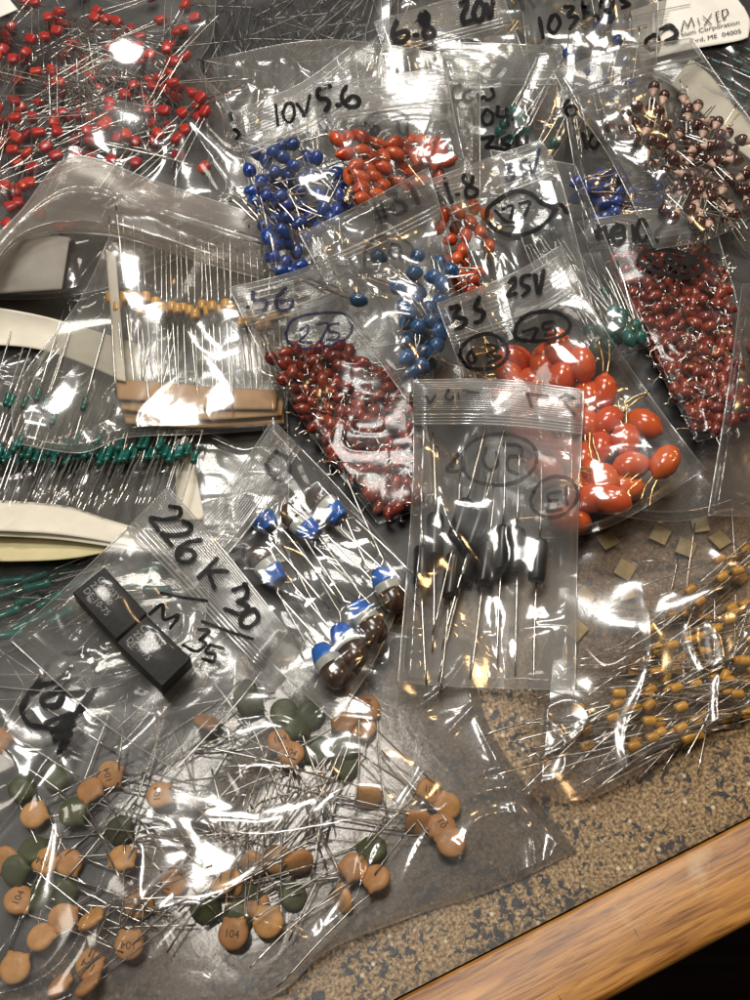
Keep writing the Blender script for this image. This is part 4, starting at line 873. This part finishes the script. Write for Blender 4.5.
# brown beads, OS
b = Bag('zip_bag', 'clear zip bag marked OS holding brown beads with salmon lead ends', [(553, 72), (610, 52), (692, 38)], [(655, 250), (720, 235), (790, 190)], left=[(553, 72), (572, 105), (608, 155), (655, 250)], right=[(692, 38), (720, 80), (765, 140), (790, 190)], seed=26, head=.13, headhaze=.12, wr=.6, mat='crisp')
for x, y in [(654,87),(664,96),(682,95),(687,112),(698,105),(637,107),(626,115),(609,126),(635,123),(647,128),(622,131),(633,147),(658,143),(668,144),(690,145),(679,133),(697,125),(712,122),(718,122),(704,130),(720,135),(718,145),(733,150),(737,160),(674,160),(690,158),(664,172),(680,168),(697,162),(702,178),(711,175),(694,185),(703,190),(712,197),(664,210),(673,218),(697,224),(709,222),(745,175),(740,190),(748,205),(693,200),(735,215),(668,155),(650,110),(725,160),(715,160),(685,175),(730,180),(722,205),(705,150),(742,140)]+scatter([(640, 110), (690, 92), (750, 150), (755, 215), (680, 225), (655, 170), (630, 150)], 34, 8):
    b.add('brown', x, y, None if rng.random() < .5 else toward(690, 160, x, y, .8), rng.choice([.2, 1.2, 2.2]), tilt=rng.uniform(-.15, .2), label='brown bead capacitor with a salmon lead end in the OS bag', group='brown beads in the OS bag')
b.close(zips=[(.12, .15, 2, .35)])
b.write((590, 0), 4.6875, [[(300,165),(265,188),(265,220),(300,230),(325,200),(312,168),(296,165)], [(330,138),(375,120),(405,148),(398,170),(355,195),(410,190)]], 4.2)
# teal drops with long leads
b = Bag('zip_bag', 'clear bag of teal drops whose long leads fan upwards, beside the 195 bag', [(490, 150), (575, 165)], [(578, 372), (650, 345)], left=[(490, 150), (530, 260), (578, 372)], right=[(575, 165), (610, 250), (650, 345)], seed=27, wr=.8)
for x, y in [(620,323),(626,333),(635,327),(599,341),(609,345),(602,331),(604,295),(614,312),(630,340),(590,332),(618,338),(596,350),(622,316),(608,335),(640,338)]:
    b.add('teal', x, y, (.55+rng.uniform(-.2, .2), 1), rng.choice([.2, 1, 1.8]), tilt=rng.uniform(-.05, .02), label='teal drop capacitor with leads fanning upwards beside the 195 bag', group='teal drops beside the 195 bag')
for x, y in [(535,230),(520,228),(548,222),(528,238),(556,235)]:
    b.add('teal', x, y, (-.5+rng.uniform(-.3, .3), -1), .4, tilt=0, label='teal drop capacitor below the circled 77', group='teal drops below the circled 77')
b.close()
# 1.8 35V
b = Bag('zip_bag', 'clear zip bag marked 1.8 35V with a circled 77', [(424, 182), (490, 158), (541, 140)], [(500, 345), (592, 302)], left=[(424, 182), (445, 220), (500, 345)], right=[(541, 140), (560, 178), (592, 302)], seed=28, head=.2, headhaze=.13, wr=1.1, ws=14)
for x, y in [(457,258),(464,262),(460,272),(472,278),(478,272),(466,284),(456,282),(470,290),(462,250),(478,290),(450,240),(455,228),(466,236),(445,215),(458,212),(470,222),(480,232),(490,245),(474,206),(486,214),(440,228)]:
    b.add('orange2', x, y, None, rng.choice([0, 1]), label='orange drop capacitor under the film just left of the circled 77', group='orange drops in the 1.8 bag')
b.close(zips=[(.18, .22, 2, .3), (.03, .12, 5, .1)], creases=[([(470,235),(500,250),(520,280),(545,292)], 1.4, 1), ([(560,262),(590,275),(604,300)], 1.6, 1.2), ([(480,240),(495,290)], 1.2, 1)])
b.write((430, 130), 4.412, [[(65,215),(80,270),(97,320)], [(122,285)], [(190,215),(158,195),(145,220),(170,245),(207,265),(200,290),(165,295),(158,265),(182,240),(187,205)]], 4)
b.write((430, 130), 4.412, [[(330,155),(360,150),(345,180),(375,195),(350,225),(335,215)], [(425,130),(400,150),(410,172),(432,182),(408,205)], [(440,145),(455,190),(482,85)]], 3, 'ink_blue')
b.write((430, 130), 4.412, [[(300,310),(255,350),(260,410),(310,450),(380,465),(460,445),(520,400),(545,350),(490,320),(440,280),(370,272),(300,310)], [(490,322),(530,340),(575,330),(605,365)], [(520,400),(560,350)]], 4.4)
b.write((430, 130), 4.412, [[(320,350),(365,335),(355,390)], [(395,325),(440,318),(418,378)], [(288,355),(330,400),(370,410)]], 3.2)
# .56 dark red drops
b = Bag('zip_bag', 'clear zip bag with a circled 275, packed with dark red drops in the middle', [(229, 288), (290, 273), (345, 252)], [(378, 524), (432, 505)], left=[(229, 288), (260, 350), (315, 440), (378, 524)], right=[(345, 252), (392, 330), (425, 420), (432, 505)], seed=29, head=.14, headhaze=.2, wr=.6, mat='dull')
poly = [(266, 356), (285, 347), (345, 345), (388, 372), (414, 405), (420, 500), (385, 517), (350, 478), (305, 415)]
for x, y in scatter(poly, 185, 8.3, 12000):
    b.add('darkred', x, y, None, rng.choice([0, .9, 1.7]), tilt=rng.uniform(-.4, .2), roll=rng.uniform(-1, 1), label='dark red drop capacitor in the middle bag with the circled 275', group='dark red drops in the 275 bag')
b.close(zips=[(.125, .15, 2, .3), (.02, .1, 5, .1)])
b.write((230, 230), 2.778, [[(50,215)], [(103,158),(65,170),(68,195),(100,195),(95,222),(68,226)], [(155,163),(130,190),(135,220),(165,220),(172,195),(140,200)]], 3.6, 'ink_blue')
b.write((230, 230), 2.778, [[(155,290),(175,250),(240,232),(322,235),(338,280),(300,315),(220,330),(165,315),(155,285)], [(195,278),(215,265),(215,285),(195,310),(228,312)], [(240,262),(272,262),(250,312)], [(302,260),(277,265),(277,282),(302,287),(295,305),(270,305)]], 2.6, 'ink_blue')
# reversed 1.5, blue drops
b = Bag('zip_bag', 'clear zip bag with a reversed 1.5 on its header, holding steel blue drops', [(299, 234), (360, 205), (428, 168)], [(408, 402), (478, 390)], left=[(299, 234), (340, 305), (408, 402)], right=[(428, 168), (448, 240), (478, 390)], seed=30, head=.2, headhaze=.12, wr=.8, ws=13)
for x, y in [(417,257),(439,262),(415,273),(399,288),(419,291),(442,284),(433,277),(359,300),(404,307),(406,323),(406,341),(406,358),(426,338),(437,345),(424,352),(422,367),(413,370),(379,257),(440,300),(428,310),(418,326),(432,322),(410,312),(445,318),(430,362),(440,332),(416,300),(450,270)]:
    b.add('steel', x, y, None, rng.choice([.2, 1, 1.8]), label='steel blue drop capacitor in the bag with the reversed 1.5', group='blue drops in the reversed 1.5 bag')
b.close(zips=[(.17, .21, 3, .3)], creases=[([(337,215),(345,260),(365,300),(340,293)], 1.1, .8), ([(352,250),(372,285),(400,300)], 1.1, .8)])
b.write((290, 150), 4.6875, [[(540,140),(575,185),(602,250)], [(455,205),(492,195),(495,230),(530,250),(545,280),(500,300),(478,265)]], 4.6, 'ink_faint')
b.write((290, 150), 4.6875, [[(395,250),(430,340)], [(425,240),(450,320)], [(390,290),(470,278)], [(395,330),(460,308)], [(350,540),(355,460),(410,410),(500,410),(570,450),(580,490)], [(480,440),(465,480),(490,510),(520,490),(510,450),(478,440)]], 3, 'ink_faint')
# 33 25V big reds
b = Bag('zip_bag', 'clear zip bag marked 33 25V with a circled 75, full of large red drops', [(437, 304), (510, 275), (560, 246)], [(500, 540), (600, 530), (705, 470)], left=[(437, 304), (470, 400), (500, 540)], right=[(560, 246), (605, 330), (660, 410), (705, 470)], seed=31, head=.17, headhaze=.16, wr=.6, mat='crisp')
BR = [(516,359,1,.1),(534,381,1,.2),(509,374,.6,.6),(544,361,.2,-1),(558,347,-.3,-1),(582,364,-.3,-1),(562,377,.1,-1),(588,395,-.4,-1),(604,392,0,1),(586,424,-.2,-1),(608,421,-.7,.6),(644,424,.9,.6),(626,440,.1,1),(600,448,-.1,1),(631,466,1,-.15),(665,462,.5,-.8),(583,460,0,-1),(592,475,.3,1),(625,488,1,0),(592,498,-1,.3),(505,402,.7,.5),(535,402,0,1),(560,412,1,.1),(540,440,.5,.6),(565,452,.2,1),(570,520,.7,.2),(612,500,1,.4),(605,365+115,.4,1),(520,425,.2,1),(545,470,1,.5),(575,490,0,1)]
for i, (x, y, dx, dy) in enumerate(BR):
    b.add('bigred', x, y, (dx, dy), rng.choice([0, .3, .6]) if i > 2 else .3, tilt=rng.uniform(-.1, .1), label='large glossy red drop capacitor in the bag marked 33 25V', group='large red drops')
b.close(zips=[(.15, .18, 3, .28), (.03, .12, 6, .1)], tent=4)
b.write((430, 290), 4.412, [[(90,80),(130,70),(110,115),(157,130),(145,160),(112,175)], [(175,50),(215,35),(200,80),(237,100),(225,135),(200,145)]], 4.6)
b.write((430, 130), 4.412, [[(350,672),(370,650),(375,680),(350,715),(345,732),(380,722)], [(442,640),(410,650),(405,680),(437,700),(410,732)], [(463,640),(480,720),(502,620)]], 4.4)
b.write((430, 290), 4.412, [[(375,190),(385,150),(430,110),(500,95),(570,105),(617,145),(600,190),(530,220),(440,225),(385,215),(372,188)], [(130,290),(150,240),(200,205),(270,195),(330,235),(342,280),(310,330),(240,350),(170,340),(135,300)]], 3.8)
b.write((430, 290), 4.412, [[(410,185),(470,170),(455,212)], [(540,140),(500,150),(505,175),(547,170),(550,195),(508,200)], [(180,270),(165,300),(180,325),(202,305),(180,270)], [(250,240),(300,255),(250,290),(312,295),(258,322)]], 3.2)
# banded capsules
b = Bag('zip_bag', 'clear zip bag of brown capsules with grey and blue bands, left of the black cylinders', [(178, 545), (225, 490), (273, 420)], [(335, 722), (375, 660), (412, 575)], left=[(178, 545), (250, 640), (335, 722)], right=[(273, 420), (340, 490), (412, 575)], seed=32, head=.19, headhaze=.2, wr=.8, mat='crisp', ws=15)
CP = [(258,513,-.72,-.85,'upper left'),(300,522,-.85,-.75,''),(326,506,-.85,-.75,''),(266,566,-.7,-.85,''),(389,590,.5,.95,''),(368,622,.55,.9,''),(349,646,.5,.9,''),(331,666,.5,.85,'')]
LB = ['brown capsule capacitor highest on the left, beside the header ridges', 'brown capsule capacitor second from the top right of its bag', 'brown capsule capacitor topmost on the right of its bag', 'brown capsule capacitor lying lowest in the left row beside the header',
      'blue-ended capsule capacitor nearest the black cylinders bag', 'brown capsule capacitor second from the right in the bottom row', 'brown capsule capacitor second from the left in the bottom row', 'brown capsule capacitor at the bottom tip of its bag']
for (x, y, dx, dy, _), lb in zip(CP, LB): b.add('capsule', x, y, (dx, dy), .15, tilt=0, roll=rng.uniform(-.2, .2), label=lb, group='banded capsules')
b.close(zips=[(.02, .15, 13, .13), (.16, .19, 2, .32)], tent=4, creases=[([(254,498),(262,530),(300,545),(340,555),(385,582)], 1.3, .9), ([(335,640),(340,610),(365,600),(392,578)], 1.3, .9), ([(316,585),(350,580),(360,600)], 1.1, .8)])
b.write((220, 420), 2.68, [[(120,120),(160,150)], [(150,85),(125,120),(150,160),(185,150),(180,105),(150,85)], [(35,350),(60,338),(62,365),(40,385),(78,380)], [(5,345)]], 4, 'ink_faint')
# 226 K 30
b = Bag('zip_bag', 'clear zip bag marked 226 K 30 M 35 with two black blocks', [(168, 487), (225, 552), (288, 632)], [(10, 640), (100, 720), (175, 770)], left=[(168, 487), (100, 555), (10, 640)], right=[(288, 632), (240, 700), (175, 770)], seed=33, head=.25, headhaze=.2, wr=1.2, ws=18, mat='dull')
b.add('block_a', 111, 607, (45, 46), .0, tilt=0, roll=0, label='black block capacitor printed DE-10-75, the upper left of two', group=None, dz=.3)
b.add('block_b', 155, 655, (48, 44), .0, tilt=0, roll=0, label='black block capacitor printed DE-9-75, the lower right of two', group=None, dz=.3)
b.close(zips=[(.015, .20, 18, .13), (.22, .26, 3, .3)], tent=3, creases=[([(150,618),(175,650),(205,660),(232,664)], 1.6, 1.4)])
b.write((70, 480), 3.409, [[(340,90),(375,98),(370,125),(320,135),(272,130),(285,150),(302,172)], [(385,140),(412,155),(400,180),(345,190),(312,183),(330,205),(347,222)], [(447,205),(395,215),(365,245),(375,277),(410,277),(425,250),(395,235),(372,250)], [(500,268),(470,300),(438,332)], [(537,312),(480,310),(460,310)], [(470,312),(492,367)], [(555,375),(600,365),(600,400),(570,415),(607,430),(580,457),(528,440)], [(625,440),(590,460),(580,490),(610,502),(642,470),(628,440)], [(597,357)]], 4.4)
b.write((70, 480), 3.409, [[(310,385),(380,400),(467,412)], [(450,482),(530,512),(622,542)]], 3)
b.write((70, 480), 3.409, [[(272,457),(315,425),(320,475),(370,462),(342,505)], [(438,510),(474,514),(442,545)], [(442,545),(464,560),(430,584),(385,562)], [(522,574),(478,562)], [(478,562),(462,588),(494,594),(486,618),(452,610)]], 3.4, smooth=True)
# black cylinders
b = Bag('zip_bag', 'upright clear zip bag of black axial cylinders with a reversed circled 50 and 13', [(414, 380), (500, 380), (584, 390)], [(398, 683), (480, 688), (575, 690)], left=[(414, 380), (412, 500), (398, 683)], right=[(584, 390), (578, 520), (575, 690)], seed=34, head=.15, headhaze=.24, wr=.8, mat='crisp', ws=17)
CY = [(422,565,.02,-1,'black cylinder farthest left in the upright bag'),(435,535,.03,-1,'black cylinder second from the left, reaching higher than its neighbour'),(452,575,.12,-1,'black cylinder low in the left cluster'),(461,520,.3,-1,'topmost black cylinder leaning right'),(476,528,.35,-1,'black cylinder right behind the topmost one'),(468,560,.3,-1,'black cylinder in the middle of the cluster'),(486,562,.15,-1,'short-looking black cylinder right of the cluster'),(502,548,.03,-1,'third black cylinder from the right'),(517,549,-.02,-1,'second black cylinder from the right with pale numbers'),(538,560,.06,-1,'black cylinder farthest right in the upright bag')]
b.back = .34
for x, y, dx, dy, lb in CY: b.add('cyl', x, y, (dx, dy), .3 if x not in (461, 476) else 1.0, tilt=0, label=lb, group='black cylinders')
b.close(zips=[(.01, .10, 14, .16), (.115, .145, 4, .26)], tent=4, creases=[([(418,430),(440,455),(445,510),(462,545),(498,592)], 1.3, .9), ([(500,435),(530,448),(575,455)], 1.1, .8), ([(492,590),(508,560),(505,530),(515,515)], 1.0, .7), ([(450,620),(490,660),(500,690)], 1.2, .9), ([(545,660),(565,685)], 1.4, 1)])
b.write((400, 370), 3.947, [[(240,370),(265,300),(340,260),(430,255),(510,285),(540,340),(520,400),(450,445),(360,455),(280,430),(240,380)], [(250,312),(200,370),(190,400),(250,390),(235,330),(205,385)], [(340,310),(330,360),(355,395),(385,370),(378,320)], [(410,295),(472,300),(475,340),(430,345),(425,390),(465,412)]], 3.6, 'ink_faint')
b.write((400, 370), 3.947, [[(530,480),(515,520),(540,565),(600,582),(660,560),(702,500),(680,440),(620,420),(560,440),(525,482)], [(655,460),(660,532)], [(632,480),(585,490),(590,515),(622,515)], [(590,515),(585,555),(637,550)]], 3.6, 'ink_faint')
b.write((430, 290), 4.412, [[(425,460),(470,462),(520,468)], [(430,460),(440,490),(448,512)], [(570,480),(600,460),(640,480),(590,490),(640,550)]], 3.2, 'ink_faint', smooth=False)
b.write((400, 370), 3.947, [[(100,100),(120,128),(140,100)], [(190,80),(180,110),(205,118),(212,85),(190,80)], [(228,80),(230,112)], [(250,82),(310,92)]], 2.6, 'ink_faint')
# hazy bag at the right edge
b = Bag('parts_bag', 'hazy bag with dark red drops cut off by the right edge', [(742, 285), (830, 270)], [(708, 515), (830, 520)], left=[(742, 285), (728, 390), (708, 515)], mat='hazy', seed=35, wr=1.0, cat='parts bag')
for x, y in scatter([(738, 350), (800, 340), (800, 440), (732, 430)], 26, 9):
    b.add('darkred', x, y, None, rng.choice([0, 1]), label='dark red drop capacitor in the hazy bag at the right edge', group='dark red drops in the right edge bag')
b.close()
print('counts', COUNT, 'pile height', H.max())

# ------------------------------------------------------------------ camera, light, render
cd = bpy.data.cameras.new('camera'); cam = bpy.data.objects.new('camera', cd); COL.objects.link(cam); SC.camera = cam
cam.location = CAM*U; cam.rotation_euler = (PI/2-ELEV, 0, 0)
cd.sensor_fit = 'VERTICAL'; cd.sensor_height = 24; cd.lens = 24*FPX/1000; cd.clip_start = .005; cd.clip_end = 20
def area(name, loc, target, size, power, col, sy=None):
    l = bpy.data.lights.new(name, 'AREA'); l.energy = power; l.color = col; l.size = size
    if sy: l.shape = 'RECTANGLE'; l.size_y = sy
    o = bpy.data.objects.new(name, l); COL.objects.link(o); o.location = loc
    from mathutils import Vector
    o.rotation_euler = (Vector(target)-Vector(loc)).to_track_quat('-Z', 'Y').to_euler(); return o
area('ceiling_lamp', (-.14, .17, .95), (0, .03, 0), .30, 6.0, (1.0, .95, .87), .24)
area('shop_lamp', (.02, .62, .85), (0, .03, 0), .34, 5.0, (1.0, .97, .91), .18)
area('warm_lamp', (.55, .35, .75), (0, .03, 0), .10, 1.6, (1.0, .62, .28))
area('side_lamp', (-.75, -.2, .8), (0, .03, 0), .25, 1.6, (1.0, .9, .78))
w = bpy.data.worlds.new('World'); SC.world = w; w.use_nodes = True
w.node_tree.nodes['Background'].inputs[0].default_value = (.34, .30, .26, 1); w.node_tree.nodes['Background'].inputs[1].default_value = .105
SC.view_settings.view_transform = 'Standard'; SC.view_settings.look = 'None'; SC.view_settings.exposure = 0
cy = SC.cycles; cy.transparent_max_bounces = 48; cy.max_bounces = 10; cy.glossy_bounces = 4; cy.diffuse_bounces = 3; cy.transmission_bounces = 4
cy.caustics_reflective = False; cy.caustics_refractive = False; cy.sample_clamp_indirect = 6
try: cy.use_denoising = True; cy.denoiser = 'OPENIMAGEDENOISE'; cy.denoising_input_passes = 'RGB_ALBEDO_NORMAL'
except Exception as e: print(e)
